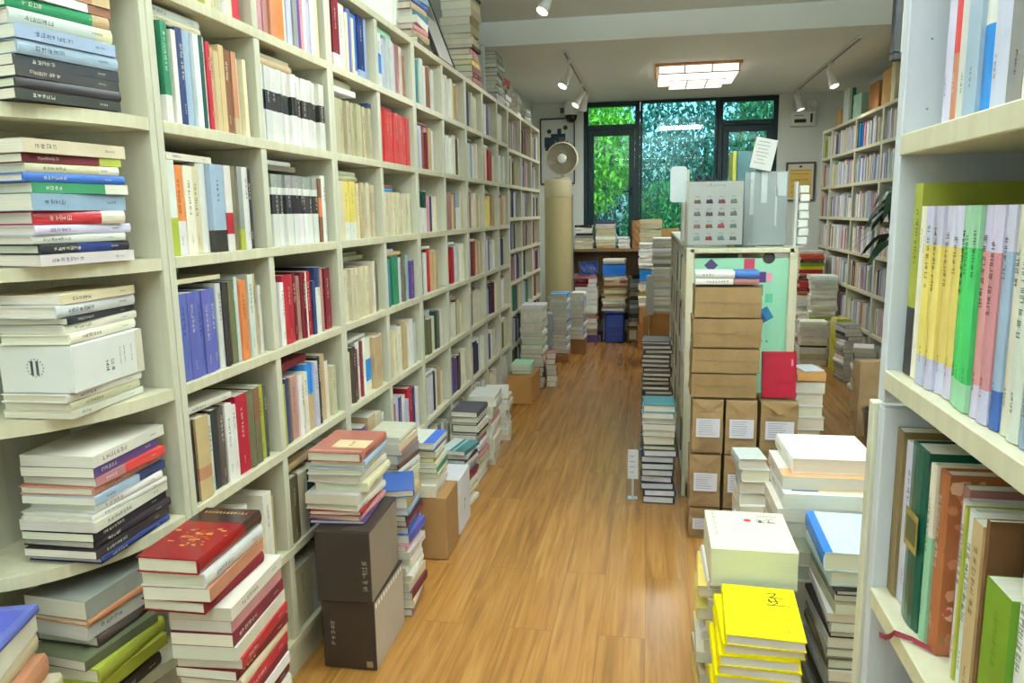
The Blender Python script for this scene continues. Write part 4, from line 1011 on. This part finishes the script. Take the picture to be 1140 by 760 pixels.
# ------------------------------------------------------------------ bookcases along the right wall
GR = 'cream bookcases along the right wall'
RB = 2.21
bookcase('narrow cream bookcase at the far end of the right wall', 8.6, 9.03, [], RZ, XR, RB, group=GR, side=-1)
bookcase('two-bay cream bookcase on the right wall below the paper parcels', 6.8, 8.598, [7.65], RZ, XR, RB, group=GR, side=-1)
bookcase('two-bay cream bookcase on the right wall, partly behind the foreground bookcase', 5.0, 6.798, [5.9], RZ, XR, RB, group=GR, side=-1)
RL = [['l20 l30 G20 l26 G20 q20'] * 1, ]
pal_r = {(8.63, 9.0): ['l30 l26 F30 l26', 'o26 N24', 'o22 t24 N20', 'l26 F24 l24', 'c20 w24 t20', 'c20 w24', 'w24 c20'],
         (7.67, 8.57): ['w20 w16 o14 r26 w18 e14 c12 x18 e22', 'w22 z20 w18 s16 H18 y24 w20', 'K30 w26 i24 R16 w20 P14', 'P16 R18 w22 m14 w18 y14 g10', 'w20 c24 t22 s20 c20', 'c20 w20 t18', 'c20 w20 t18'],
         (6.83, 7.63): ['T18 q14 s18 x20 a26 e22 a22', 's20 x22 g18 s20 k12 x20 s18 x22 w20', 'n22 B30 6#w26 c20', 'x20 m30 w24 i26 w26 c22 P18', 'g20 w18 s20 K14 c18 y22 y22 r14', 'c20 w20 t18 g20', 'c20 w20 t18'],
         (5.93, 6.77): ['z20 w22 x22 w24 z20 e20 w22', 'w20 z22 V14 w22 x20 w22', 'w22 w20 x22 z20 w24', 'w20 z20 P16 w22', 'w20 c20 m14', 'c20 w20 t18', 'c20 w20 t18'],
         (5.03, 5.87): ['w20 x22 w24'] * 7}
for (a, b_), lines in pal_r.items():
    for r in range(1, 8):
        ln = lines[r - 1]
        row(ln + ' ' + ' '.join(random.choice('w w x s c z i P'.split()) + str(random.choice((16, 20, 26, 30))) for _ in range(40)), XR, b_ - .004, a + random.choice((.01, .06, .16)), RZ[r] + BT / 2, None, facing=-1, step=-1, hmax=.245)
def kbox(*a, **k): return carton(*a, **k)
TR = TOPZ
kbox('carton', 'tan carton at the near end of the right bookcase tops', 'carton', (2.04, 6.95, TR), (.26, .3, .30), (196, 156, 96), tape=(220, 200, 150), group='parcels on top of the right bookcases')
kbox('carton', 'brown carton behind the mint parcel on the right bookcase top', 'carton', (2.06, 7.42, TR), (.26, .3, .26), (160, 112, 70), group='parcels on top of the right bookcases')
wrapped_pack('paper_parcel', 'mint green paper parcel tied with string on the right bookcase top', 'parcel', (1.985, 7.83, TR), (.2, .22, .24), (160, 190, 164), KRAFT, .1, 'parcels on top of the right bookcases', .008, 8, 77)
kbox('carton', 'white carton with a dark green stripe on the right bookcase top', 'carton', (2.0, 8.2, TR), (.24, .2, .33), (196, 204, 186), PAINT, 0, 'parcels on top of the right bookcases', lambda o, d: sheet(o, 'green_stripe', (-.09, -d[1] / 2 - .0006, 0.005), (.035, 0, 0), (0, 0, d[2] - .012), (20, 100, 84), 0))
kbox('carton', 'small tan carton at the far end of the right bookcase tops', 'carton', (1.97, 8.45, TR), (.2, .16, .16), (190, 150, 96), group='parcels on top of the right bookcases')
wrapped_pack('roll', 'pale rolled paper standing on the right bookcase top', 'roll', (1.93, 6.72, TR), (.1, .12, .33), (222, 210, 170), KRAFT, 0, 'parcels on top of the right bookcases', .006, 8, 8)
stack('of the flat pile on the right bookcase top', 1.96, 6.35, TR, 2.45, 'w24 c20 t20 w24', w=.16, l=.22, phi=PI, jr=.1)
# piles in the right aisle
stack('of the red and yellow pile at the far right', 1.655, 8.42, .001, 1.06, 'w16h25 o26 C24 q24 F24 Y26 r28 N24 K24 C30 C30 r30 N30 i30 w34 w34 w34 i30 w34 s34 w34 c34 w34 w34 w34 c34', w=.2, l=.25, phi=-PI / 2, jr=.08, jp=.012)
stack('of the cream pile before the right far bookcase', 1.70, 7.96, .001, .84, 'w30 s34 i40 w44 i40 w40 c44 i40 l30 w44 i40 w44 c40 w44 s40 i44', w=.2, l=.26, phi=-PI / 2, jr=.1, jp=.012)
stack('of the short cream pile in the right aisle', 1.55, 7.62, .001, .43, 'i40 w44 w40 i44 K14 w44 c44 i40', w=.2, l=.25, phi=-PI / 2, jr=.08, jp=.01)
wrapped_pack('plastic_bag', 'yellow and green plastic bag slumped in the right aisle', 'bag', (1.75, 7.35, .001), (.16, .2, .52), (190, 186, 52), WRAP, .1, None, .014, 10, 12, None)
stack('of the grey pile along the right bookcase', 1.72, 6.93, .001, .50, 'g20 s24 K24 g26 w24 s26 g24 t24 w26 i24 g26 T24 c24 g26', w=.15, l=.22, phi=PI + .1, jr=.15, jp=.012)
stack('of the second grey pile along the right bookcase', 1.74, 6.5, .001, .38, 'w20 s24 K24 g26 w24 T26 w24 t24 w26', w=.16, l=.23, phi=PI - .1, jr=.2, jp=.012)
kb = wrapped_pack('paper_bag', 'beige kraft paper bag standing beyond the right foreground bookcase', 'bag', (1.45, 5.22, .001), (.22, .12, .52), (206, 172, 128), KRAFT, .2, None, .009, 9, 21)
# potted plant
pt = thing('potted_plant', 'tall potted plant with dark drooping leaves near the right bookcase', 'plant', (1.46, 4.92, .001))
m = MB(); m.lathe([(0, 0), (.1, 0), (.125, .22), (.135, .24), (.12, .24), (.11, .21), (0, .21)], (96, 92, 86), 0, 20); m.obj('pot', PLASTIC, pt, smooth=True)
m = MB(); m.tube([(0, 0, .2), (.02, .01, .8), (-.01, 0, 1.3), (0, 0, 1.62)], .014, (84, 74, 52)); m.obj('stem', CARD, pt)
m = MB()
for k in range(46):
    a = random.uniform(0, 6.28); z0 = random.uniform(1.25, 1.62); L_ = random.uniform(.14, .26); d_ = Vector((math.cos(a), math.sin(a), 0)); n_ = Vector((-d_.y, d_.x, 0)); pr_ = []
    for i in range(6):
        f_ = i / 5; pr_.append((Vector((0, 0, z0)) + d_ * (.02 + L_ * f_) + Vector((0, 0, .08 * f_ - .2 * f_ * f_)), .03 * math.sin(PI * min(1, f_ * .9 + .05))))
    for (p, w1), (q_, w2) in zip(pr_[:-1], pr_[1:]): m.face([p - n_ * w1, q_ - n_ * w2, q_ + n_ * w2, p + n_ * w1], random.choice([(30, 52, 34), (38, 64, 40), (24, 44, 32)]))
m.obj('leaves', LEAF, pt)
# ------------------------------------------------------------------ back of the shop
lb = thing('low_bench', 'low wooden bench shelf under the left window carrying books', 'bench', (-.52, 9.22, 0))
m = MB(); m.box((0, 0, 1.045), (.84, .36, .03), (150, 120, 84), b=.003); m.obj('bench_top', DARKWOOD, lb)
for s in (-1, 1): panel('side_panel', DARKWOOD, lb, (s * .405, 0, .515), (.026, .35, 1.028))
panel('back_panel', DARKWOOD, lb, (0, .16, .6), (.78, .012, .85)); panel('shelf', DARKWOOD, lb, (0, -.005, .5), (.782, .32, .024))
BTZ = 1.061
stack('at the left end of the bench', -.79, 9.2, BTZ, 1.22, 'g26 c30 i30 c30 c34', w=.18, l=.23, phi=-PI / 2, jr=.08, jp=.006)
stack('on the left bench pile, black and white', -.79, 9.2, 1.222, 1.345, 'k24 w30 w30 k20', w=.17, l=.21, phi=-PI / 2, jr=.12, jp=.006)
stack('of the violet-topped bench pile', -.53, 9.2, BTZ, 1.38, 'p20 w28 c34 c40 c30 i34 c34 c34 t30', w=.18, l=.24, phi=-PI / 2, jr=.06, jp=.006)
stack('of the small white bench pile', -.315, 9.22, BTZ, 1.20, 'w30 w34 w34 i30', w=.13, l=.14, phi=-PI / 2, jr=.1, jp=.004)
wrapped_pack('paper_parcel', 'lumpy brown paper parcel at the right end of the bench', 'parcel', (-.175, 9.2, BTZ), (.13, .2, .36), (160, 116, 70), KRAFT, .1, None, .016, 9, 41)
# floor piles in front of the bench
stack('lying at the foot of the left back pile', -.70, 8.76, .001, .082, 'p40h27', w=.2, l=.27, phi=-PI / 2, jr=0, jp=0)
stack('of the loose left back pile', -.72, 8.78, .084, .33, 'i22 P20 w30 c24 w34 t22 c34', w=.19, l=.25, phi=-PI / 2, jr=.12, jp=.012)
stack('of the white left back pile', -.72, 8.78, .332, .64, 'w30 w60 w50 w56', w=.2, l=.26, phi=-PI / 2, jr=.06, jp=.01)
stack('of the maroon layer on the left back pile', -.735, 8.78, .642, .79, 'P40 m44/w40 m30/w40', w=.18, l=.26, phi=-PI / 2, jr=.06, jp=.01)
wrapped_pack('plastic_bag', 'dark blue plastic bag on the left back pile', 'bag', (-.71, 8.78, .792), (.24, .22, .17), (34, 64, 130), WRAP, .1, None, .014, 9, 61)
tb = thing('storage_tub', 'dark blue plastic tub on the floor under a back pile', 'tub', (-.40, 8.76, .001))
m = MB(); m.box((0, 0, .17), (.22, .24, .34), (26, 52, 130), b=.012); m.obj('tub_body', PLASTIC, tb)
m = MB(); m.box((0, 0, .353), (.25, .26, .022), (32, 62, 142), b=.005); m.obj('lid', PLASTIC, tb)
m = MB()
for z in (.1, .2, .28): m.box((0, -.1215, z), (.2, .006, .008), (40, 72, 150), b=.002)
m.obj('rib', PLASTIC, tb); m = MB(); m.box((-.125, -.05, .17), (.012, .03, .3), (196, 206, 214), b=.003); m.obj('strap', PLASTIC, tb)
stack('of the tan pile on the blue tub', -.40, 8.76, .368, .775, 'w26 i24 c24/C30 t24 N24 t28 c28 T28 t24 c28 w24 T26 s24 c26', w=.22, l=.27, phi=-PI / 2, jr=.1, jp=.016)
wrapped_pack('wrapped_bundle', 'bright blue wrapped bundle on the tan back pile', 'bundle', (-.41, 8.76, .778), (.27, .22, .13), (20, 120, 220), WRAP, .03, None, .005, 8, 62)
stack('on the bright blue wrapped bundle', -.41, 8.76, .911, .965, 'i24 w24', w=.2, l=.25, phi=-PI / 2, jr=.05, jp=.006)
stack('of the grey pile right of the blue tub', -.165, 8.86, .175, .77, 'k20 g24 s24 g26 T24 K24 g26 s24 g26 K24 g24 T26', w=.15, l=.16, phi=-PI / 2 + .2, jr=.15, jp=.012)
carton('carton', 'small brown carton with a white label on the floor by the tub', 'carton', (-.175, 8.83, .001), (.16, .2, .17), (150, 104, 60), CARD, 0, None, lambda o, d: sheet(o, 'paper_label', (-.055, -d[1] / 2 - .0006, .03), (.08, 0, 0), (0, 0, .11), (226, 220, 200), 3))
carton('carton', 'wide brown carton on the floor behind the island end', 'carton', (.0, 8.45, .001), (.26, .3, .27), (158, 108, 60), CARD, 0, None, lambda o, d: sheet(o, 'paper_label', (-.06, -d[1] / 2 - .0006, .07), (.15, 0, 0), (0, 0, .14), (228, 222, 204), 3))
carton('carton', 'second brown carton stacked behind the island end', 'carton', (.0, 8.47, .273), (.24, .28, .18), (170, 122, 72), CARD, .05)
stack('of the yellow-edged pile on the back cartons', -.01, 8.45, .455, .74, 'c24 w44 y24 t26 w26 c30 i30', w=.2, l=.23, phi=-PI / 2, jr=.08, jp=.012)
wrapped_pack('wrapped_bundle', 'bright blue wrapped bundle under the white books behind the island', 'bundle', (-.01, 8.45, .742), (.22, .22, .13), (24, 130, 214), WRAP, -.03, None, .005, 8, 63)
stack('of the white pile behind the island end', -.01, 8.46, .876, 1.16, 'w24 w24 w26 s24 w26 w24 i24 w26 w24 c24', w=.19, l=.24, phi=-PI / 2, jr=.06, jp=.008)
stack('of the tan set below the middle window', .0, 8.47, 1.162, 1.41, '5#T50', w=.19, l=.24, phi=-PI / 2, jr=.03, jp=.004, group='thick tan volumes below the middle window')
carton('carton', 'upright brown carton standing behind the tan set', 'carton', (.21, 8.75, .001), (.2, .2, 1.3), (160, 126, 76), CARD, 0)
carton('carton', 'brown carton stack under the white pile at island end', 'carton', (.10, 7.62, .001), (.2, .26, .5), (168, 120, 70), CARD, 0)
stack('of the white pile at the far island end', .125, 7.62, .503, 1.24, 'w22 i24 s24 w26 w24 T24 w26 g22 i24 w24 w26 c26 w26 s24 w26 w24 i26 w24 s26 w26', w=.17, l=.22, phi=-PI / 2, jr=.05, jp=.008)
wrapped_pack('plastic_bag', 'drooping grey plastic sleeve hanging on the white island-end pile', 'bag', (-.0, 7.40, .503), (.09, .08, .40), (190, 194, 188), WRAP, 0, None, .008, 9, 71)
carton('carton', 'narrow carton supporting the drooping grey plastic sleeve', 'carton', (-.035, 7.40, .001), (.06, .12, .5), (172, 126, 76), CARD, 0)

# round column air conditioner with a fan on top
ac = thing('air_conditioner', 'tall beige round-column air conditioner at the end of the left shelves', 'air conditioner', (-1.02, 8.45, 0))
BE = (184, 170, 124)
m = MB(); m.lathe([(0, .001), (.165, .001), (.165, .05), (.15, .06), (.15, 1.66)], BE, 0, 36); m.obj('column_body', PLASTIC, ac, smooth=True)
m = MB(); m.lathe([(.15, 1.662), (.154, 1.67), (.154, 1.82), (.148, 1.85), (.13, 1.86), (0, 1.86)], (200, 188, 150), 0, 36); m.obj('top_cap', PLASTIC, ac, smooth=True)
m = MB(); m.box((.155, .02, .9), (.02, .05, 1.6), (150, 146, 130), b=.004); m.obj('side_strip', PLASTIC, ac)
fn = thing('round_fan', 'round beige fan with a white hub on top of the column', 'fan', (-.97, 8.45, 1.861))
m = MB(); m.lathe([(0, 0), (.08, 0), (.08, .012), (.02, .02), (.014, .05), (0, .05)], (196, 188, 160), 0, 24); m.obj('fan_base', PLASTIC, fn, smooth=True)
FM = T((0, -.02, .218)) @ Rx(PI / 2)
m = MB(); m.lathe([(.165, -.04), (.178, -.03), (.178, .03), (.165, .04)], (214, 206, 176), 0, 40, FM); m.obj('fan_rim', PLASTIC, fn, smooth=True)
m = MB(); m.lathe([(0, -.036), (.164, -.036), (.164, -.03), (0, -.03)], (182, 174, 146), 0, 40, FM); m.obj('fan_back', PLASTIC, fn)
m = MB()
for rr_ in (.06, .08, .1, .12, .14, .155): m.lathe([(rr_, .03), (rr_ + .006, .034), (rr_ + .006, .03), (rr_, .026)], (150, 142, 116), 0, 40, FM)
for k in range(24):
    a = k * PI / 12; m.tube([FM @ Vector((math.cos(a) * .05, math.sin(a) * .05, .03)), FM @ Vector((math.cos(a) * .166, math.sin(a) * .166, .028))], .0025, (186, 178, 148), 0, 5)
m.obj('fan_grille', PLASTIC, fn)
m = MB(); m.lathe([(.05, .024), (.05, .036), (.04, .045), (0, .048)], (236, 236, 228), 0, 28, FM); m.obj('fan_hub', PLASTIC, fn, smooth=True)
m = MB()
for k in range(4):
    a = k * PI / 2
    pts = [(.04, -.3), (.15, -.42), (.155, .1), (.06, .35)]
    m.face([FM @ Vector((r_a * math.cos(a + t_), r_a * math.sin(a + t_), .0 + .02 * t_)) for r_a, t_ in pts], (170, 164, 140))
m.obj('fan_blades', PLASTIC, fn)

# wall things
wa = thing('wall_picture', 'framed picture of dark blue block shapes on the back wall', 'picture', (-1.15, YW - .018, 2.28))
m = MB(); frame(m, -.215, .215, -.44, .355, .014, 0, .024, (58, 60, 62)); m.obj('picture_frame', PAINT, wa)
m = MB(); m.box((0, .004, -.04), (.4, .006, .76), (206, 210, 204)); pw = m.obj('picture_sheet', PAINT, wa)
m = MB(); y = -.0002
for x0, x1, z0, z1, c in ((-.16, .02, -.02, .1, (44, 60, 76)), (-.08, .1, .06, .14, (40, 56, 74)), (.0, .05, .12, .2, (36, 46, 62)), (.02, .09, -.2, .1, (86, 96, 100)), (-.15, -.1, -.06, .02, (36, 46, 60)), (-.04, .03, -.12, .0, (70, 100, 128)), (.1, .13, -.02, .05, (60, 66, 70)), (-.03, -.01, -.08, .06, (120, 134, 140))):
    m.quad((x0, y, z0 + .03), (x1 - x0, 0, 0), (0, 0, z1 - z0), c); y -= .00015
for cx_, cz_ in ((-.1, .2), (.1, .24)): m.face([(cx_ + .028 * math.cos(t * PI / 8), y, cz_ + .028 * math.sin(t * PI / 8)) for t in range(16)], (58, 62, 66))
m.obj('printed_shapes', PAINT, pw)
cc = thing('ceiling_camera', 'white dome security camera with a black lens at the back wall', 'security camera', (-.965, 9.36, 2.8095))
m = MB(); m.lathe([(0, 0), (.07, 0), (.085, -.03), (.085, -.14), (.07, -.16)], (226, 226, 222), 0, 28); m.obj('housing', PLASTIC, cc, smooth=True)
m = MB(); m.lathe([(.07, -.16), (.066, -.2), (.045, -.235), (0, -.25)], (24, 24, 26), 0, 28); m.obj('lens_dome', GLOSSY, cc, smooth=True)
m = MB(); m.box((-.11, .02, -.1), (.05, .06, .06), (70, 70, 72), b=.006); m.obj('junction_box', PLASTIC, cc)
em = thing('emergency_wall_lamp', 'white emergency light box with two round lamps on the back wall', 'emergency light', (1.71, YW - .035, 2.52))
m = MB(); m.box((0, 0, 0), (.27, .06, .17), (226, 228, 218), b=.008); m.obj('housing', PLASTIC, em)
m = MB(); m.quad((-.1, -.0306, -.045), (.13, 0, 0), (0, 0, .04), (40, 40, 42)); m.quad((-.1, -.0306, .03), (.1, 0, 0), (0, 0, .012), (150, 152, 146)); m.quad((.075, -.0306, -.045), (.025, 0, 0), (0, 0, .1), (46, 46, 46)); m.obj('indicator_panel', PAINT, em)
for s in (-1, 1):
    m = MB(); m.lathe([(0, -.03), (.03, -.03), (.055, .01), (.06, .03), (.05, .032), (.03, .01), (0, .005)], (214, 216, 210), 0, 22, T((s * .085, -.03, .155)) @ Rx(PI / 2)); m.lathe([(.012, 0), (.012, -.06), (0, -.06)], (200, 200, 196), 0, 10, T((s * .085, 0, .145))); m.obj('lamp_head', PLASTIC, em, smooth=True)
ce = thing('framed_certificate', 'framed yellow certificate hanging on the back wall', 'certificate', (1.715, YW - .016, 1.81))
m = MB(); frame(m, -.165, .165, -.225, .225, .02, 0, .026, (92, 86, 78)); m.obj('picture_frame', PAINT, ce)
m = MB(); m.box((0, .004, 0), (.29, .006, .41), (220, 214, 192)); m.obj('mount', PAINT, ce)
m = MB(); m.box((0, .0, -.025), (.25, .002, .32), (226, 190, 100)); pl = m.obj('certificate_sheet', PAINT, ce)
m = MB()
for rr_ in range(4):
    for k in range(7): glyphs(m, (-.1 + k * .028, -.0014, .1 - rr_ * .07), (1, 0, 0), (0, 0, 1), .022, 1, (110, 84, 40))
m.obj('printed_text', PAINT, pl); m = MB(); m.quad((-.11, -.0014, .125), (.22, 0, 0), (0, 0, .01), (180, 130, 60)); m.quad((-.11, -.0014, -.17), (.22, 0, 0), (0, 0, .006), (190, 150, 70)); m.face([(.02 * math.cos(t * PI / 6), -.002, .172 + .012 * math.sin(t * PI / 6)) for t in range(12)], (60, 56, 52)); m.obj('printed_ornament', PAINT, pl)
hb = thing('hanging_sign', 'black-edged sign board hanging from the ceiling at upper right', 'sign', (1.205, 3.6, 0))
m = MB(); frame(m, -.21, .25, 2.113, 2.9, .03, 0, .05, (26, 26, 28)); m.obj('sign_frame', PAINT, hb); m = MB(); m.box((.02, 0, 2.506), (.41, .03, .73), (206, 198, 180)); m.obj('sign_board', PAINT, hb)
m = MB()
for x in (-.15, .19): m.tube([(x, 0, 2.9), (x, 0, 2.994)], .003, (60, 60, 60))
m.obj('hanger_cord', METAL, hb)

# ------------------------------------------------------------------ ceiling lights
cl = thing('ceiling_light', 'lit square ceiling lamp with a wooden frame and white panes', 'ceiling light', (.40, 7.63, 2.809))
m = MB()
for c, d in (((0, -.372, -.012), (.764, .02, .024)), ((0, .372, -.012), (.764, .02, .024)), ((-.372, 0, -.012), (.02, .724, .024)), ((.372, 0, -.012), (.02, .724, .024))): m.box(c, d, W3, b=.002)
m.obj('wooden_frame', PINE, cl)
m = MB(); m.box((0, 0, -.052), (.71, .71, .07), (255, 252, 246)); m.obj('outer_diffuser', LAMP, cl)
m = MB(); m.box((0, .02, -.11), (.5, .5, .044), (255, 252, 246)); m.obj('centre_diffuser', LAMP, cl)
m = MB(); W_ = (206, 166, 116)
for s in (-1, 1):
    for q_ in (-.354, -.12, .12, .354): m.box((q_, s * .3575, -.055), (.011, .006, .07), W_); m.box((s * .3575, q_, -.055), (.006, .011, .07), W_)
    m.box((0, s * .3575, -.0885), (.722, .006, .009), W_); m.box((s * .3575, 0, -.0885), (.006, .71, .009), W_)
    m.box((s * .252, .02, -.1315), (.005, .51, .007), W_); m.box((0, .02 + s * .252, -.1315), (.51, .005, .007), W_)
    m.box((s * .09, .02, -.1335), (.009, .5, .003), W_); m.box((0, .02 + s * .09, -.1335), (.5, .009, .003), W_)
m.obj('lattice', PINE, cl)
def area(name, loc, size, power, col=(1, .96, .9), rot=(0, 0, 0), parent=None):
    l = bpy.data.lights.new(name, 'AREA'); l.shape = 'RECTANGLE'; l.size, l.size_y = size; l.energy = power; l.color = col
    o = bpy.data.objects.new(name, l); C.objects.link(o); o.location = loc; o.rotation_euler = rot
    if parent: o.parent = parent
    return o
area('lamp_glow', (0, .02, -.135), (.6, .6), 60, (.93, 1, .98), parent=cl)
def spot_head(parent, loc, aim, drop, power, size=(.027, .043), col=(1, .95, .86)):
    """a track head: stem, can and glowing face, pointing along `aim`"""
    d = Vector(aim).normalized(); p = Vector(loc) - Vector((0, 0, drop))
    q = d.to_track_quat('-Z', 'Y').to_matrix().to_4x4(); M_ = T(p) @ q
    WC = (222, 222, 216)
    m = MB(); m.tube([loc, p], .007, WC); m.box((loc[0], loc[1], loc[2] - .012), (.035, .09, .024), WC, b=.003); m.obj('spot_stem', PLASTIC, parent)
    m = MB(); r0, r1 = size
    m.lathe([(0, .05), (r0 * .8, .05), (r0, .03), (r0 * 1.05, -.03), (r1, -.11), (r1, -.125), (r1 - .004, -.125), (r0 * .9, -.06)], WC, 0, 22, M_); m.obj('spot_can', PLASTIC, parent, smooth=True)
    m = MB(); m.lathe([(0, -.112), (r1 - .006, -.112), (r1 - .006, -.108), (0, -.108)], W3, 0, 20, M_); m.obj('spot_bulb', BULB, parent)
    l = bpy.data.lights.new('spot_beam', 'SPOT'); l.energy = power; l.spot_size = 1.9; l.spot_blend = .6; l.color = col; l.shadow_soft_size = .05
    o = bpy.data.objects.new('spot_beam', l); C.objects.link(o); o.matrix_local = T(p + d * .135) @ q; o.parent = parent
def track(label, x, y0, y1, z, heads, col=(216, 216, 210), rail=(214, 214, 208)):
    o = thing('track_light', label, 'track light', (0, 0, 0), 0, 'ceiling track lights')
    m = MB(); m.box((x, (y0 + y1) / 2, z - .011), (.034, y1 - y0, .02), rail, b=.002); m.box((x, (y0 + y1) / 2, z - .0225), (.012, y1 - y0 - .02, .003), (30, 30, 32)); m.obj('rail', PLASTIC, o)
    for y, aim, drop, pw in heads: spot_head(o, (x, y, z - .022), aim, drop, pw)
    return o
SP = 10
track('front white track light whose spot hangs over the left aisle', -.66, 1.0, 5.25, 2.994, [(5.1, (-.45, -.45, -1), .1, SP), (3.9, (-.5, -.2, -1), .1, SP), (2.6, (-.5, -.3, -1), .1, SP), (1.3, (-.5, -.1, -1), .1, SP)])
track('rear white track light with two spots over the left aisle', -.72, 6.45, 8.6, 2.809, [(6.75, (-.45, -.5, -1), .12, SP), (8.0, (-.6, -.5, -1), .12, SP), (8.5, (-.3, .3, -1), .08, 8)])
track('dark-slotted track light above the right aisle', 1.57, 6.5, 9.2, 2.809, [(7.5, (.3, -.4, -1), .1, SP), (9.05, (.3, -.2, -1), .1, SP * .6)])
def fill_lamp(label, x, y, z, L_, power, up=.6, col=(.93, .98, 1), rz=0):  # suspended fill lamps, added out of view to brighten the shop
    o = thing('added_fill_lamp', label, 'ceiling light', (x, y, z), rz, 'added fill lamps out of view')
    m = MB(); m.box((0, 0, 0), (L_, .1, .036), (236, 236, 232), b=.004); m.obj('housing', PLASTIC, o)
    for s in (-1, 1):
        m = MB(); m.box((0, 0, s * .0215), (L_ - .04, .085, .006), (255, 252, 246)); m.obj('diffuser', LAMP, o)
    m = MB()
    for q_ in (-.45, .45): m.tube([(q_ * L_, 0, .02), (q_ * L_, 0, 2.994 - z)], .002, (120, 120, 120), n=6)
    m.obj('hanger_cord', METAL, o)
    area('fill_lamp_glow', (0, 0, -.03), (L_ - .06, .08), power * (1 - up) * .62, col, parent=o)
    area('fill_lamp_uplight', (0, 0, .03), (L_ - .06, .08), power * up * 9, (.76, .93, 1), (PI, 0, 0), parent=o)  # strong cool uplight added to lift the ceiling
fill_lamp('added fill lamp, unseen, hung above the camera', -.25, .45, 2.62, 1.2, 32)
fill_lamp('second added fill lamp, unseen, hung above the left aisle', -.25, 2.5, 2.62, 1.2, 38)
fill_lamp('added fill lamp, unseen, hung over the right aisle', 1.25, 2.4, 2.62, 1.2, 27)
fill_lamp('added fill lamp, unseen, hung behind the camera', .0, -1.2, 2.62, 1.2, 22)

# ------------------------------------------------------------------ the 300 books that show largest stay objects, the rest become one
def keep_largest(keep, px):
    from mathutils.bvhtree import BVHTree
    bpy.context.view_layer.update()
    root = {}
    for n_, (cv, pg_, M_, o_, p_) in BOOK_JOBS.items(): root[n_] = n_; root[p_.name] = n_
    vs, ps, own = [], [], []
    for ob in C.objects:
        if ob.type != 'MESH' or ob.matrix_world.translation.y > 10.5 or ob.name.startswith(('crown', 'trunk', 'hedge')): continue
        b_ = len(vs); mw = ob.matrix_world
        vs.extend(mw @ v.co for v in ob.data.vertices)
        for p in ob.data.polygons: ps.append([b_ + i for i in p.vertices]); own.append(root.get(ob.name))
    tree = BVHTree.FromPolygons(vs, ps)
    hits = {}
    py_ = int(px * 760 / 1140)
    org = Vector((0, 0, 1.5))
    for j in range(py_):
        for i in range(px):
            x, y = (i + .5) / px * 1140 - 570, 380 - (j + .5) / py_ * 760
            h_ = tree.ray_cast(org, (r3 * x + u3 * y + f2 * 837.095).normalized())
            if h_[2] is not None and own[h_[2]]: hits[own[h_[2]]] = hits.get(own[h_[2]], 0) + 1
    order = sorted(BOOK_JOBS, key=lambda n_: (-hits.get(n_, 0), n_))
    small = 0; gone = []
    for n_ in order[keep:]:
        cv, pg_, M_, o_, p_ = BOOK_JOBS[n_]
        STUFF.add(cv, M_); STUFF.add(pg_, M_, 1); small += 1
        gone += [p_, o_]
    bpy.data.batch_remove(gone)
    print('KEEP', keep, 'smallest kept', hits.get(order[keep - 1], 0), 'in view', len(hits), 'of rays', px * py_)
yaw, pitch, roll = math.radians(10.50116), math.radians(9.68599), math.radians(-.92623)
r0 = Vector((math.cos(yaw), math.sin(yaw), 0)); f0 = Vector((-math.sin(yaw), math.cos(yaw), 0)); u0 = Vector((0, 0, 1))
f2 = math.cos(pitch) * f0 - math.sin(pitch) * u0; u2 = math.cos(pitch) * u0 + math.sin(pitch) * f0
r3 = math.cos(roll) * r0 + math.sin(roll) * u2; u3 = math.cos(roll) * u2 - math.sin(roll) * r0
keep_largest(300, 400)
# the rest of the books
o = STUFF.obj('shelved_books', (COVER, PAGES)); o['kind'] = 'stuff'
tag(o, 'all remaining smaller books, filling the farther shelf rows and farther piles', 'books')
print('BOOKS', N_BOOKS, 'stacked', STACKED)

# ------------------------------------------------------------------ daylight, camera, view
wd = bpy.data.worlds.new('world'); bpy.context.scene.world = wd; wd.use_nodes = True
bg = wd.node_tree.nodes['Background']; bg.inputs[0].default_value = (.72, .88, 1, 1); bg.inputs[1].default_value = 3.2
sl = bpy.data.lights.new('sun', 'SUN'); sl.energy = 5; sl.angle = .02; sl.color = (1, .96, .86)
so = bpy.data.objects.new('sun', sl); C.objects.link(so); so.rotation_euler = (math.radians(38), math.radians(-18), 0)

cam = bpy.data.cameras.new('camera'); co = bpy.data.objects.new('camera', cam); C.objects.link(co)
cam.sensor_fit = 'HORIZONTAL'; cam.sensor_width = 36; cam.lens = 837.095 / 1140 * 36; cam.clip_start = .02
co.matrix_world = Matrix(((r3.x, u3.x, -f2.x, 0), (r3.y, u3.y, -f2.y, 0), (r3.z, u3.z, -f2.z, 1.5), (0, 0, 0, 1)))
sc = bpy.context.scene; sc.camera = co
sc.view_settings.view_transform = 'Standard'; sc.view_settings.look = 'None'; sc.view_settings.gamma = 1; sc.view_settings.use_curve_mapping = False
sc.view_settings.exposure = -0.42
